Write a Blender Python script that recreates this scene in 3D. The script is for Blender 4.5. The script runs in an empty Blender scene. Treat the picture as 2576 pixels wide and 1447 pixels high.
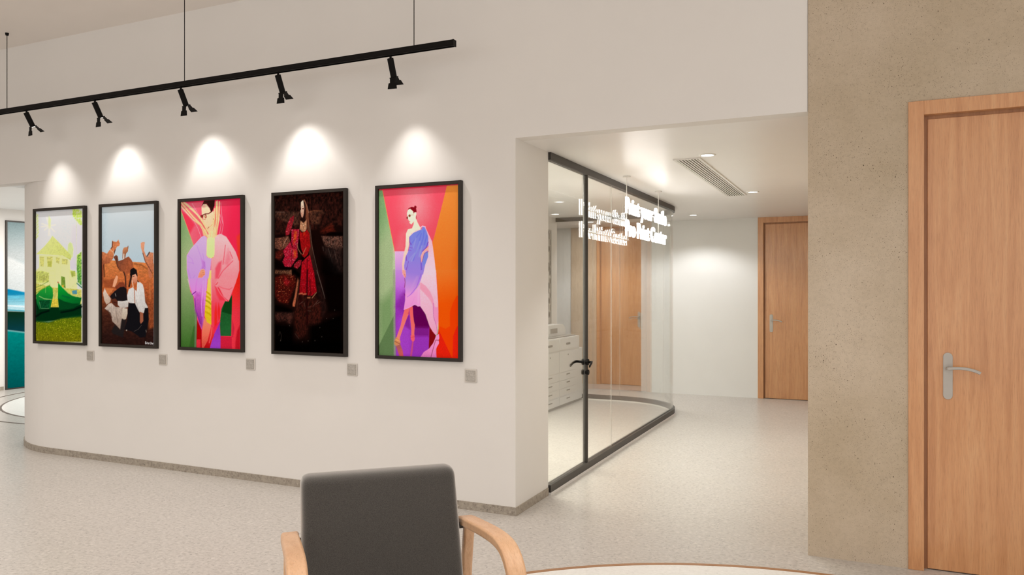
import bpy, bmesh, math, random
import numpy as np
from mathutils import Vector, Matrix, Euler

# ------------------------------------------------------------------ camera, world, exposure
F_PX, CX, HY, W_PX = 1943.0, 1288.0, 731.0, 2576.0
EYE = 1.5
YAW = math.atan(891.0 / 1943.0)
sc = bpy.context.scene
cam_data = bpy.data.cameras.new('camera')
cam_data.sensor_width = 36.0
cam_data.lens = F_PX / W_PX * 36.0
cam_data.shift_y = 7.5 / W_PX
cam_data.clip_start = 0.05
cam = bpy.data.objects.new('camera', cam_data)
sc.collection.objects.link(cam)
cam.location = (0, 0, EYE)
cam.rotation_euler = (math.pi / 2, 0, YAW)
sc.camera = cam

world = bpy.data.worlds.new('world'); sc.world = world
world.use_nodes = True
world.node_tree.nodes['Background'].inputs[0].default_value = (0.985, 0.94, 0.895, 1)
world.node_tree.nodes['Background'].inputs[1].default_value = 1.14
sc.view_settings.view_transform = 'Standard'
sc.view_settings.look = 'None'
sc.view_settings.gamma = 1.0
sc.view_settings.exposure = 0.0
sc.view_settings.use_curve_mapping = False
try:
    sc.cycles.transparent_max_bounces = 24
    sc.cycles.sample_clamp_indirect = 4.0
except Exception:
    pass

WARM = (1.0, 0.945, 0.89)
def area_light(name, loc, size, power, color=WARM, rot=(0, 0, 0), spread=math.pi, size_y=None):
    l = bpy.data.lights.new(name, 'AREA'); l.energy = power; l.color = color
    l.shape = 'RECTANGLE'; l.size = size; l.size_y = size_y or size; l.spread = spread
    o = bpy.data.objects.new(name, l); sc.collection.objects.link(o)
    o.location = loc; o.rotation_euler = rot
    return o
# unseen fill lights added above the gallery, out of view
area_light('gallery_fill_light', (-0.8, 2.0, 3.78), 2.0, 22, spread=math.radians(110))
area_light('gallery_fill_light', (-4.0, 2.2, 3.78), 2.0, 30, spread=math.radians(110))
area_light('gallery_fill_light', (-7.6, 2.3, 3.78), 2.0, 30, spread=math.radians(110))
area_light('gallery_ceiling_fill', (-4.5, -1.5, 2.7), 9.0, 120, rot=(math.pi, 0, 0), size_y=0.6)  # added uplight that brightens the ceiling; no cove fitting is built
# area light of the left room beyond the curved wall
area_light('left_room_lamp', (-9.9, 8.2, 2.70), 1.8, 120, (1.0, 0.97, 0.93))
# hidden fill added to brighten the glass room, then the corridor bay lamp
area_light('glass_room_fill', (-3.4, 6.4, 2.50), 0.6, 88, (1.0, 0.99, 0.88), size_y=1.8)
area_light('corridor_bay_lamp', (-3.9, 11.0, 2.50), 0.3, 12, (1.0, 0.95, 0.88))

# ------------------------------------------------------------------ view ray helpers for measured places
RV = Vector((math.cos(YAW), math.sin(YAW))); FV = Vector((-math.sin(YAW), math.cos(YAW)))
def on_wall(px, py, Y):
    """point of the photo measured on a vertical plane Y=const -> (X, z)"""
    k = (px - CX) / F_PX
    dx = RV.x * k + FV.x; dy = RV.y * k + FV.y
    d = Y / dy
    return dx * d, EYE - (py - HY) * d / F_PX

# ------------------------------------------------------------------ object helpers
ROOTS = {}
def link(o): sc.collection.objects.link(o); return o
def tag(o, label=None, cat=None, group=None, kind=None):
    if label: o['label'] = label
    if cat: o['category'] = cat
    if group: o['group'] = group
    if kind: o['kind'] = kind
    return o
def thing(name, label, cat, loc=(0, 0, 0), rotz=0.0, group=None):
    o = bpy.data.objects.new(name, None); link(o)
    o.empty_display_size = 0.1
    o.location = loc; o.rotation_euler = (0, 0, rotz)
    return tag(o, label, cat, group)
def obj(name, bm, m, parent=None, off=None, smooth=False, bevel=0, segs=2):
    """link a bmesh as one mesh object; off = world offset removed from the vertices"""
    if off is not None:
        bmesh.ops.translate(bm, verts=bm.verts, vec=-Vector(off))
    bmesh.ops.recalc_face_normals(bm, faces=bm.faces)
    me = bpy.data.meshes.new(name); bm.to_mesh(me); bm.free()
    if m is not None: me.materials.append(m)
    if smooth:
        for p in me.polygons: p.use_smooth = True
    o = bpy.data.objects.new(name, me); link(o)
    if parent is not None: o.parent = parent
    if bevel:
        b = o.modifiers.new('bevel', 'BEVEL'); b.width = bevel; b.segments = segs; b.limit_method = 'ANGLE'
    return o
def struct(name, bm, m, parent=None, **k):
    o = obj(name, bm, m, parent, **k)
    if parent is None: o['kind'] = 'structure'
    return o
def add_box(bm, x0, x1, y0, y1, z0, z1, M=None):
    vs = [bm.verts.new(Vector(p)) for p in ((x0,y0,z0),(x1,y0,z0),(x1,y1,z0),(x0,y1,z0),(x0,y0,z1),(x1,y0,z1),(x1,y1,z1),(x0,y1,z1))]
    for f in ((0,3,2,1),(4,5,6,7),(0,1,5,4),(1,2,6,5),(2,3,7,6),(3,0,4,7)): bm.faces.new([vs[i] for i in f])
    if M is not None: bmesh.ops.transform(bm, matrix=M, verts=vs)
    return vs
def box(*a, M=None):
    bm = bmesh.new(); add_box(bm, *a, M=M); return bm
def add_prism(bm, pts, z0, z1):
    b = [bm.verts.new((p[0], p[1], z0)) for p in pts]; t = [bm.verts.new((p[0], p[1], z1)) for p in pts]
    bm.faces.new(list(reversed(b))); bm.faces.new(t)
    n = len(pts)
    for i in range(n): bm.faces.new((b[i], b[(i+1) % n], t[(i+1) % n], t[i]))
def prism(pts, z0, z1):
    bm = bmesh.new(); add_prism(bm, pts, z0, z1); return bm
def strip(path, hw, z0, z1, off=0.0):
    """vertical band of half width hw following a plan path"""
    n = len(path); P = [Vector(p) for p in path]; L = []; R = []
    for i in range(n):
        if i == 0: d = P[1]-P[0]
        elif i == n-1: d = P[-1]-P[-2]
        else: d = ((P[i]-P[i-1]).normalized() + (P[i+1]-P[i]).normalized())
        d.normalize(); nr = Vector((-d.y, d.x))
        k = 1.0
        if 0 < i < n-1:
            c = (P[i+1]-P[i]).normalized().dot(d); k = 1/max(c, 0.3)
        L.append(P[i] + nr*(off+hw)*k); R.append(P[i] + nr*(off-hw)*k)
    bm = bmesh.new()
    lb=[bm.verts.new((p.x,p.y,z0)) for p in L]; lt=[bm.verts.new((p.x,p.y,z1)) for p in L]
    rb=[bm.verts.new((p.x,p.y,z0)) for p in R]; rt=[bm.verts.new((p.x,p.y,z1)) for p in R]
    for i in range(n-1):
        bm.faces.new((lb[i],lb[i+1],lt[i+1],lt[i])); bm.faces.new((rb[i+1],rb[i],rt[i],rt[i+1]))
        bm.faces.new((lt[i],lt[i+1],rt[i+1],rt[i])); bm.faces.new((lb[i+1],lb[i],rb[i],rb[i+1]))
    bm.faces.new((lb[0],lt[0],rt[0],rb[0])); bm.faces.new((lt[-1],lb[-1],rb[-1],rt[-1]))
    return bm
def add_cyl(bm, p0, p1, r0, r1=None, seg=24):
    if r1 is None: r1 = r0
    p0 = Vector(p0); p1 = Vector(p1); d = (p1-p0); q = d.to_track_quat('Z', 'Y')
    a=[]; b=[]
    for i in range(seg):
        t = 2*math.pi*i/seg; c = Vector((math.cos(t), math.sin(t), 0))
        a.append(bm.verts.new(p0 + q @ (c*r0))); b.append(bm.verts.new(p1 + q @ (c*r1)))
    bm.faces.new(list(reversed(a))); bm.faces.new(b)
    for i in range(seg): bm.faces.new((a[i], a[(i+1)%seg], b[(i+1)%seg], b[i]))
def cyl(*a, **k):
    bm = bmesh.new(); add_cyl(bm, *a, **k); return bm
def lathe(prof, seg=40, cx=0, cy=0):
    bm = bmesh.new(); rows = []
    for r, z in prof:
        rows.append([bm.verts.new((cx+max(r,1e-4)*math.cos(2*math.pi*i/seg), cy+max(r,1e-4)*math.sin(2*math.pi*i/seg), z)) for i in range(seg)])
    for a, b in zip(rows, rows[1:]):
        for i in range(seg): bm.faces.new((a[i], a[(i+1)%seg], b[(i+1)%seg], b[i]))
    return bm
def rail(points, w, h, up=Vector((1, 0, 0)), closed=False, taper=None):
    """rectangular bar (w along `up` axis, h across) swept through 3D points lying in a plane normal to up"""
    P = [Vector(p) for p in points]; bm = bmesh.new(); rings = []
    n = len(P)
    for i in range(n):
        if i == 0: d = P[1]-P[0]
        elif i == n-1: d = P[-1]-P[-2]
        else: d = (P[i+1]-P[i]).normalized()+(P[i]-P[i-1]).normalized()
        d.normalize(); s = up.cross(d).normalized()
        ww, hh = (w, h) if taper is None else (w*taper[i][0], h*taper[i][1])
        c = min(ww, hh)*0.18
        sec = [(-ww/2+c,-hh/2),(ww/2-c,-hh/2),(ww/2,-hh/2+c),(ww/2,hh/2-c),(ww/2-c,hh/2),(-ww/2+c,hh/2),(-ww/2,hh/2-c),(-ww/2,-hh/2+c)]
        rings.append([bm.verts.new(P[i]+up*a+s*b) for a, b in sec])
    for a, b in zip(rings, rings[1:]):
        for k in range(8): bm.faces.new((a[k], a[(k+1)%8], b[(k+1)%8], b[k]))
    bm.faces.new(list(reversed(rings[0]))); bm.faces.new(rings[-1])
    return bm
def catmull(pts, n=8):
    P = [Vector(p) for p in pts]; P = [P[0]*2-P[1]] + P + [P[-1]*2-P[-2]]; out = []
    for i in range(1, len(P)-2):
        for k in range(n):
            t = k/n; a,b,c,d = P[i-1],P[i],P[i+1],P[i+2]
            out.append(0.5*((2*b)+(c-a)*t+(2*a-5*b+4*c-d)*t*t+(3*b-a-3*c+d)*t**3))
    out.append(P[-2]); return out

# ------------------------------------------------------------------ materials
def mat(name, col, rough=0.5, metal=0.0, spec=0.5, coat=0.0, coat_r=0.1, sheen=0.0):
    m = bpy.data.materials.new(name); m.use_nodes = True
    b = m.node_tree.nodes['Principled BSDF']
    b.inputs['Base Color'].default_value = (*col, 1); b.inputs['Roughness'].default_value = rough
    b.inputs['Metallic'].default_value = metal; b.inputs['Specular IOR Level'].default_value = spec
    b.inputs['Coat Weight'].default_value = coat; b.inputs['Coat Roughness'].default_value = coat_r
    b.inputs['Sheen Weight'].default_value = sheen
    return m, m.node_tree, b
def N(nt, t, **kw):
    n = nt.nodes.new(t)
    for k, v in kw.items():
        if k in n.inputs: n.inputs[k].default_value = v
        else: setattr(n, k, v)
    return n
def s2l(c):
    c = np.asarray(c, float)/255.0
    return np.where(c <= 0.04045, c/12.92, ((c+0.055)/1.055)**2.4)
def ramp(nt, fac, stops):
    r = nt.nodes.new('ShaderNodeValToRGB'); e = r.color_ramp.elements
    while len(e) < len(stops): e.new(0.5)
    for i, (p, c) in enumerate(stops):
        e[i].position = p; e[i].color = (*c, 1) if len(c) == 3 else c
    nt.links.new(fac, r.inputs[0]); return r
def mixc(nt, fac, a, b, mode='MIX'):
    n = nt.nodes.new('ShaderNodeMix'); n.data_type = 'RGBA'; n.blend_type = mode
    for s, v in ((n.inputs[0], fac), (n.inputs[6], a), (n.inputs[7], b)):
        if hasattr(v, 'links') or hasattr(v, 'is_linked'): nt.links.new(v, s)
        elif isinstance(v, (int, float)): s.default_value = v
        else: s.default_value = (*v, 1)
    return n.outputs[2]
def objco(nt, scale=(1, 1, 1)):
    tc = N(nt, 'ShaderNodeTexCoord'); mp = N(nt, 'ShaderNodeMapping')
    mp.inputs['Scale'].default_value = scale
    nt.links.new(tc.outputs['Object'], mp.inputs[0]); return mp.outputs[0]
def noise(nt, co, scale, detail=3, rough=0.5):
    n = N(nt, 'ShaderNodeTexNoise', Scale=scale, Detail=detail, Roughness=rough)
    nt.links.new(co, n.inputs['Vector']); return n.outputs['Fac']
def bump(nt, b, h, strength=0.1, dist=0.005):
    n = N(nt, 'ShaderNodeBump', Strength=strength, Distance=dist)
    nt.links.new(h, n.inputs['Height']); nt.links.new(n.outputs[0], b.inputs['Normal'])

def paint(name, col, rough=0.6, spec=0.3):
    m, nt, b = mat(name, col, rough, spec=spec)
    co = objco(nt); n = noise(nt, co, 2.5, 2)
    c = mixc(nt, n, tuple(x*0.975 for x in col), tuple(min(1, x*1.02) for x in col))
    nt.links.new(c, b.inputs['Base Color'])
    bump(nt, b, noise(nt, co, 220, 2), 0.05, 0.001)
    return m
M_WALL = paint('wall_paint', (0.80, 0.775, 0.745))
M_WHITE = paint('white_paint', (0.84, 0.84, 0.83))
M_CEIL = paint('ceiling_paint', (0.87, 0.815, 0.765))
M_CEIL2 = paint('corridor_ceiling_paint', (0.87, 0.855, 0.84), 0.34, 0.45)

def terrazzo(name, base, amp=1.0, rough=0.3):
    m, nt, b = mat(name, base, rough, spec=0.5)
    co = objco(nt)
    base = tuple(base)
    big = noise(nt, co, 0.9, 3)
    c = mixc(nt, big, tuple(x*0.955 for x in base), tuple(min(1, x*1.04) for x in base))
    fine = noise(nt, objco(nt, (1, 1.5, 1)), 38, 4, 0.65)
    fr = ramp(nt, fine, [(0.28, (0.64, 0.62, 0.60)), (0.48, (0.97, 0.97, 0.97)), (0.7, (1.18, 1.18, 1.18))])
    c = mixc(nt, 0.75*amp, c, fr.outputs[0], 'MULTIPLY')
    # distorted chips
    wob = N(nt, 'ShaderNodeTexNoise', Scale=45.0, Detail=2.0); nt.links.new(co, wob.inputs['Vector'])
    def chips(scale, thr, soft, col, density, c, seed, strength):
        add = N(nt, 'ShaderNodeVectorMath', operation='MULTIPLY_ADD')
        add.inputs[1].default_value = (0.042, 0.042, 0.042); nt.links.new(wob.outputs['Color'], add.inputs[0])
        sh = N(nt, 'ShaderNodeVectorMath', operation='ADD'); sh.inputs[1].default_value = (seed, seed*1.7, 0)
        nt.links.new(co, sh.inputs[0]); nt.links.new(sh.outputs[0], add.inputs[2])
        v = N(nt, 'ShaderNodeTexVoronoi', Scale=scale); nt.links.new(add.outputs[0], v.inputs['Vector'])
        r1 = ramp(nt, v.outputs['Distance'], [(0, (1, 1, 1)), (thr, (1, 1, 1)), (thr+soft, (0, 0, 0))])
        sep = N(nt, 'ShaderNodeSeparateColor'); nt.links.new(v.outputs['Color'], sep.inputs[0])
        r2 = ramp(nt, sep.outputs[0], [(0, (0, 0, 0)), (1-density, (0, 0, 0)), (1-density+0.01, (1, 1, 1))])
        mu = N(nt, 'ShaderNodeMath', operation='MULTIPLY'); nt.links.new(r1.outputs[0], mu.inputs[0]); nt.links.new(r2.outputs[0], mu.inputs[1])
        m2 = N(nt, 'ShaderNodeMath', operation='MULTIPLY'); nt.links.new(mu.outputs[0], m2.inputs[0]); m2.inputs[1].default_value = strength
        return mixc(nt, m2.outputs[0], c, col)
    c = chips(30, 0.25, 0.12, tuple(min(1, x*1.22) for x in base), 0.28, c, 3.1, 0.6*amp)
    c = chips(40, 0.28, 0.10, tuple(x*0.68 for x in base), 0.30, c, 7.7, 0.65*amp)
    c = chips(60, 0.20, 0.06, tuple(x*0.42 for x in base), 0.11, c, 12.3, 0.85*amp)
    c = chips(75, 0.24, 0.08, tuple(min(1, x*1.32) for x in base), 0.12, c, 19.9, 0.8*amp)
    nt.links.new(c, b.inputs['Base Color'])
    rr = noise(nt, co, 6, 3)
    r = N(nt, 'ShaderNodeMapRange'); r.inputs['To Min'].default_value = rough-0.05; r.inputs['To Max'].default_value = rough+0.08
    nt.links.new(rr, r.inputs[0]); nt.links.new(r.outputs[0], b.inputs['Roughness'])
    return m
M_FLOOR = terrazzo('terrazzo', (0.53, 0.497, 0.46))
M_FLOOR_W = terrazzo('white_terrazzo', (0.83, 0.82, 0.79), 0.35)
M_FLOOR_B = terrazzo('band_terrazzo', (0.56, 0.53, 0.48), 0.6)
M_BASE = terrazzo('stone_baseboard', (0.36, 0.315, 0.26), 1.3, 0.5)

def concrete():
    m, nt, b = mat('concrete', (0.48, 0.39, 0.28), 0.75, spec=0.25)
    co = objco(nt)
    n1 = noise(nt, co, 1.6, 4, 0.55)
    r1 = ramp(nt, n1, [(0.3, (0.475, 0.385, 0.275)), (0.5, (0.54, 0.445, 0.335)), (0.7, (0.59, 0.495, 0.385))])
    n2 = noise(nt, co, 60, 3, 0.6)
    r2 = ramp(nt, n2, [(0.3, (0.90, 0.90, 0.90)), (0.6, (1.05, 1.05, 1.05))])
    c = mixc(nt, 0.6, r1.outputs[0], r2.outputs[0], 'MULTIPLY')
    mask = ramp(nt, noise(nt, co, 3.0, 3), [(0.36, (0.45, 0.45, 0.45)), (0.6, (1, 1, 1))])
    hs = []
    for sc_, thr, dens, st in ((190, 0.28, 0.5, 0.45), (120, 0.22, 0.45, 0.6), (55, 0.13, 0.4, 0.9), (20, 0.065, 0.45, 0.98)):
        v = N(nt, 'ShaderNodeTexVoronoi', Scale=float(sc_)); nt.links.new(objco(nt, (1, 1, 0.7)), v.inputs['Vector'])
        a = ramp(nt, v.outputs['Distance'], [(0, (1, 1, 1)), (thr*0.7, (1, 1, 1)), (thr, (0, 0, 0))])
        sep = N(nt, 'ShaderNodeSeparateColor'); nt.links.new(v.outputs['Color'], sep.inputs[0])
        d = ramp(nt, sep.outputs[0], [(0, (0, 0, 0)), (1-dens, (0, 0, 0)), (1-dens+0.02, (1, 1, 1))])
        mu = N(nt, 'ShaderNodeMath', operation='MULTIPLY'); nt.links.new(a.outputs[0], mu.inputs[0]); nt.links.new(d.outputs[0], mu.inputs[1])
        m2 = N(nt, 'ShaderNodeMath', operation='MULTIPLY'); nt.links.new(mu.outputs[0], m2.inputs[0]); nt.links.new(mask.outputs[0], m2.inputs[1])
        m3 = N(nt, 'ShaderNodeMath', operation='MULTIPLY'); nt.links.new(m2.outputs[0], m3.inputs[0]); m3.inputs[1].default_value = st
        c = mixc(nt, m3.outputs[0], c, (0.10, 0.075, 0.05)); hs.append(m3.outputs[0])
    nt.links.new(c, b.inputs['Base Color'])
    inv = N(nt, 'ShaderNodeMath', operation='MULTIPLY'); inv.inputs[1].default_value = -1; nt.links.new(hs[1], inv.inputs[0])
    bump(nt, b, inv.outputs[0], 0.3, 0.002)
    return m
M_CONC = concrete()

def wood(name, dark, mid, light, rough=0.35, grain=(1, 1, 1), coat=0.3):
    m, nt, b = mat(name, mid, rough, coat=coat, coat_r=0.18)
    co = objco(nt, grain)
    w = N(nt, 'ShaderNodeTexNoise', Scale=3.0, Detail=6.0, Roughness=0.62, Distortion=0.9); nt.links.new(co, w.inputs['Vector'])
    r = ramp(nt, w.outputs['Fac'], [(0.25, dark), (0.5, mid), (0.78, light)])
    co2 = objco(nt, tuple(g*3.2 for g in grain))
    f = noise(nt, co2, 9, 4, 0.7)
    fr = ramp(nt, f, [(0.28, (0.70, 0.62, 0.54)), (0.46, (0.98, 0.98, 0.98)), (0.72, (1.12, 1.12, 1.12))])
    c = mixc(nt, 0.62, r.outputs[0], fr.outputs[0], 'MULTIPLY')
    nt.links.new(c, b.inputs['Base Color'])
    bp = N(nt, 'ShaderNodeBump', Strength=0.30, Distance=0.004); nt.links.new(f, bp.inputs['Height'])
    bp2 = N(nt, 'ShaderNodeBump', Strength=0.12, Distance=0.02); nt.links.new(noise(nt, objco(nt, tuple(g*0.8 for g in grain)), 5, 2), bp2.inputs['Height']); nt.links.new(bp.outputs[0], bp2.inputs['Normal'])
    nt.links.new(bp2.outputs[0], b.inputs['Normal']); nt.links.new(bp2.outputs[0], b.inputs['Coat Normal'])
    return m
M_DOOR = wood('door_wood', (0.50, 0.215, 0.078), (0.615, 0.295, 0.122), (0.69, 0.37, 0.17), 0.34, (7, 7, 0.42), 0.8)
M_DOOR_SHADE = wood('door_wood_shaded', (0.30, 0.13, 0.055), (0.38, 0.175, 0.078), (0.45, 0.22, 0.10), 0.45, (7, 7, 0.42), 0.1)  # darker copy of the door wood, groove shade put into its colour
M_PANEL = wood('pale_wood', (0.55, 0.42, 0.30), (0.62, 0.49, 0.36), (0.68, 0.55, 0.42), 0.45, (6, 6, 0.4), 0.1)
M_ARM = wood('beech_wood', (0.56, 0.31, 0.165), (0.66, 0.40, 0.23), (0.74, 0.48, 0.30), 0.42, (9, 2.2, 2.2), 0.15)

def fabric():
    m, nt, b = mat('charcoal_fabric', (0.05, 0.045, 0.04), 0.9, spec=0.2, sheen=1.0)
    b.inputs['Sheen Roughness'].default_value = 0.5
    b.inputs['Sheen Tint'].default_value = (1, 0.97, 0.93, 1)
    co = objco(nt); n = noise(nt, co, 420, 2, 0.6)
    r = ramp(nt, n, [(0.35, (0.028, 0.025, 0.022)), (0.65, (0.058, 0.052, 0.046))])
    nt.links.new(r.outputs[0], b.inputs['Base Color']); bump(nt, b, n, 0.35, 0.0015)
    return m
M_FAB = fabric()
def plain(name, col, rough=0.5, metal=0.0, vary=0.06, scale=30, **k):
    m, nt, b = mat(name, col, rough, metal, **k)
    n = noise(nt, objco(nt), scale, 3)
    c = mixc(nt, n, tuple(x*(1-vary) for x in col), tuple(min(1, x*(1+vary)) for x in col))
    nt.links.new(c, b.inputs['Base Color']); return m
M_BLACK = plain('matte_black_metal', (0.005, 0.004, 0.0035), 0.5, 0.0, spec=0.12)
M_DARK = plain('dark_anodised_metal', (0.048, 0.042, 0.037), 0.42, 0.3)
M_FRAME = plain('dark_stained_frame', (0.020, 0.014, 0.010), 0.42, 0.0, spec=0.35)
M_STEEL = plain('satin_nickel', (0.46, 0.43, 0.39), 0.40, 0.45, 0.04)
M_BRASS = plain('brass_inlay', (0.38, 0.19, 0.085), 0.4, 0.2)
M_DLINE = plain('dark_inlay', (0.13, 0.10, 0.08), 0.5)
M_PLAST = plain('white_plastic', (0.80, 0.79, 0.78), 0.4, vary=0.01)
M_PLASTG = plain('grey_plastic', (0.33, 0.31, 0.29), 0.4)
M_GRIP = plain('grip_grey_plastic', (0.28, 0.26, 0.245), 0.5)  # darker grey of the copier's grips and locks
M_WMETAL = plain('white_enamel', (0.78, 0.76, 0.73), 0.4, vary=0.02)
M_VENTIN = plain('duct_shade', (0.02, 0.018, 0.016), 0.8)
M_SEAM = plain('pale_glazing_seal', (0.50, 0.47, 0.44), 0.3, vary=0.01)
def emis(name, col, s):
    m = bpy.data.materials.new(name); m.use_nodes = True; nt = m.node_tree
    b = nt.nodes['Principled BSDF']; b.inputs['Base Color'].default_value = (0.8, 0.8, 0.8, 1)
    b.inputs['Emission Color'].default_value = (*col, 1); b.inputs['Emission Strength'].default_value = s
    return m
M_LAMP = emis('lamp_glow', (1.0, 0.95, 0.88), 12)
M_SIGN = emis('sign_glow', (1.0, 0.95, 0.90), 6.0)
def glass():
    m = bpy.data.materials.new('clear_glass'); m.use_nodes = True; nt = m.node_tree
    for n in list(nt.nodes): nt.nodes.remove(n)
    out = N(nt, 'ShaderNodeOutputMaterial'); mx = N(nt, 'ShaderNodeMixShader')
    tr = N(nt, 'ShaderNodeBsdfTransparent', Color=(0.985, 0.99, 0.985, 1)); gl = N(nt, 'ShaderNodeBsdfGlossy', Roughness=0.0, Color=(1, 1, 1, 1))
    geo = N(nt, 'ShaderNodeNewGeometry')
    ior = N(nt, 'ShaderNodeMapRange'); ior.inputs['To Min'].default_value = 1.5; ior.inputs['To Max'].default_value = 1/1.5
    nt.links.new(geo.outputs['Backfacing'], ior.inputs[0])
    fr = N(nt, 'ShaderNodeFresnel'); nt.links.new(ior.outputs[0], fr.inputs['IOR'])
    nt.links.new(fr.outputs[0], mx.inputs[0]); nt.links.new(tr.outputs[0], mx.inputs[1]); nt.links.new(gl.outputs[0], mx.inputs[2])
    nt.links.new(mx.outputs[0], out.inputs[0]); return m
M_GLASS = glass()
def acrylic():
    m, nt, b = mat('frosted_acrylic', (0.66, 0.62, 0.57), 0.35); return m
M_ACRYL = acrylic()
def etched():
    m, nt, b = mat('etched_metal', (0.5, 0.46, 0.42), 0.4, 0.2)
    n = noise(nt, objco(nt), 85, 3, 0.6)
    r = ramp(nt, n, [(0.3, (0.36, 0.33, 0.30)), (0.5, (0.45, 0.42, 0.38)), (0.7, (0.56, 0.53, 0.49))])
    nt.links.new(r.outputs[0], b.inputs['Base Color']); bump(nt, b, n, 0.3, 0.001); return m
M_ETCH = etched()

# ------------------------------------------------------------------ the setting
HC, HR = 2.515, 3.805
YW = 4.68
struct('floor', box(-12.0, 3.4, -5.5, 13.2, -0.1, 0), M_FLOOR)
struct('ceiling', box(-12.0, 3.4, -5.5, YW+0.12, HR, HR+0.1), M_CEIL)
struct('trim_1', box(-11.8, -0.302, YW, YW+0.12, HC, HR), M_WALL)['label'] = 'bulkhead above the openings'
struct('ceiling_corridor', box(-7.6, 3.4, YW+0.12, 13.0, HC, HC+0.1), M_CEIL2)
struct('ceiling_left', box(-12.0, -7.6, YW+0.12, 13.0, 2.73, 2.83), M_WHITE)
# gallery wall with a rounded left end
XA, RA = -6.82, 1.2
arc = [(XA - RA*math.sin(a), YW+RA - RA*math.cos(a)) for a in [math.pi/2*i/20 for i in range(21)]]
XG = -2.12
foot = [(XG, YW)] + arc + [(XA-RA, 13.0), (-7.6, 13.0), (-7.6, 5.26), (XG, 5.26)]
struct('wall_gallery', prism(foot, 0.055, HC), M_WALL)
foot2 = [(XG+0.008, YW-0.008)] + [(x, y-0.0) for x, y in [(XA - (RA+0.008)*math.sin(a), YW+RA - (RA+0.008)*math.cos(a)) for a in [math.pi/2*i/20 for i in range(21)]]] + [(XA-RA-0.008, 13.0), (-7.6, 13.0), (-7.6, 5.25), (XG+0.008, 5.25)]
bb = struct('baseboard_gallery', prism(foot2, 0, 0.056), M_BASE)
# concrete wall with the near door
DX0, DX1 = 0.206, 1.28
bm = bmesh.new()
add_box(bm, -0.300, DX0, YW-0.004, YW+0.22, 0, HR); add_box(bm, DX1, 3.4, YW-0.004, YW+0.22, 0, HR); add_box(bm, DX0, DX1, YW-0.004, YW+0.22, HC, HR)
struct('wall_concrete', bm, M_CONC)
struct('wall_corridor_side', box(-0.300, -0.1, YW+0.22, 11.2, 0, HC), M_CONC)
# far walls
YF = 11.2
bm = bmesh.new(); add_box(bm, -3.03, -1.37, YF, YF+0.2, 0, HC); add_box(bm, -0.38, -0.1, YF, YF+0.2, 0, HC)
struct('wall_far', bm, M_WHITE)
YB = 11.84
bm = bmesh.new(); add_box(bm, -7.6, -3.93, YB, YB+0.2, 0, HC); add_box(bm, -3.10, -2.7, YB, YB+0.2, 0, HC)
struct('wall_back', bm, M_WHITE)
struct('trim_2', box(-4.36, -3.93, YB-0.03, YB, 0, HC), M_PANEL)['label'] = 'pale timber wall panel'
struct('wall_glass_room', box(-4.05, -3.95, 5.26, 10.13, 0, HC), M_WALL)
struct('wall_left', box(-12.0, -11.8, -5.5, 13.2, 0, HR), M_WALL)
struct('wall_left_room', box(-12.0, XA-RA, 13.0, 13.2, 0, 2.83), M_WHITE)

# ------------------------------------------------------------------ doors
def lever(parent, name, x, y, z0, z1, length, sgn=1, w=0.045):
    """oval-ended back plate with a curved lever; z0..z1 plate, lever at 61% height"""
    bm = bmesh.new(); r = w/2; pts = []
    for i in range(13):
        a = math.pi*i/12; pts.append((x+r*math.cos(a), z1-r+r*math.sin(a)))
    for i in range(13):
        a = math.pi+math.pi*i/12; pts.append((x+r*math.cos(a), z0+r+r*math.sin(a)))
    f = [bm.verts.new((p[0], y-0.006, p[1])) for p in pts]; k = [bm.verts.new((p[0], y, p[1])) for p in pts]
    bm.faces.new(f); bm.faces.new(list(reversed(k)))
    for i in range(len(pts)): bm.faces.new((f[i], f[(i+1)%len(pts)], k[(i+1)%len(pts)], k[i]))
    pl = obj(name, bm, M_STEEL, parent, bevel=0.0015)
    zc = z0+(z1-z0)*0.665
    bm = bmesh.new()
    add_cyl(bm, (x, y-0.006, zc), (x, y-0.05, zc), 0.010)
    obj('lever', bm, M_STEEL, pl, smooth=False, bevel=0.001)
    pts = [(x-0.004*sgn, y-0.052, zc+0.002), (x+sgn*length*0.3, y-0.052, zc+0.006), (x+sgn*length*0.6, y-0.052, zc+0.003), (x+sgn*length*0.85, y-0.05, zc-0.007), (x+sgn*length, y-0.048, zc-0.017)]
    obj('lever', rail(catmull(pts, 6), 0.012, 0.016, Vector((0, 1, 0))), M_STEEL, pl, smooth=False)
def door(n, x0, x1, y, label, hsgn=1, hx=None, zt=HC, fw=0.075, proud=0.012):
    """frame proud of the wall, a groove in shade-coloured wood, then the leaf"""
    bm = bmesh.new()
    yf = y-proud
    add_box(bm, x0, x0+fw, yf, y+0.12, 0, zt); add_box(bm, x1-fw, x1, yf, y+0.12, 0, zt); add_box(bm, x0+fw, x1-fw, yf, y+0.12, zt-fw, zt)
    fr = struct('door_%d' % n, bm, M_DOOR, bevel=0.002); fr['label'] = label
    g = 0.019
    bm = bmesh.new()
    add_box(bm, x0+fw, x1-fw, y+0.05, y+0.10, 0, zt-fw)
    obj('door_stop', bm, M_DOOR_SHADE, fr)
    lf = obj('door_leaf', box(x0+fw+g, x1-fw-g, y+0.028, y+0.05, 0.006, zt-fw-g), M_DOOR, fr, bevel=0.002)
    bm = bmesh.new(); yg = y+0.034
    add_box(bm, x0+fw, x0+fw+g, yg, y+0.05, 0, zt-fw); add_box(bm, x1-fw-g, x1-fw, yg, y+0.05, 0, zt-fw); add_box(bm, x0+fw+g, x1-fw-g, yg, y+0.05, zt-fw-g, zt-fw)
    obj('groove_strip', bm, M_DOOR_SHADE, fr)
    if hx is not None: lever(lf, 'handle_plate', hx, y+0.028, 0.92, 1.169, 0.145, hsgn)
    return fr
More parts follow.
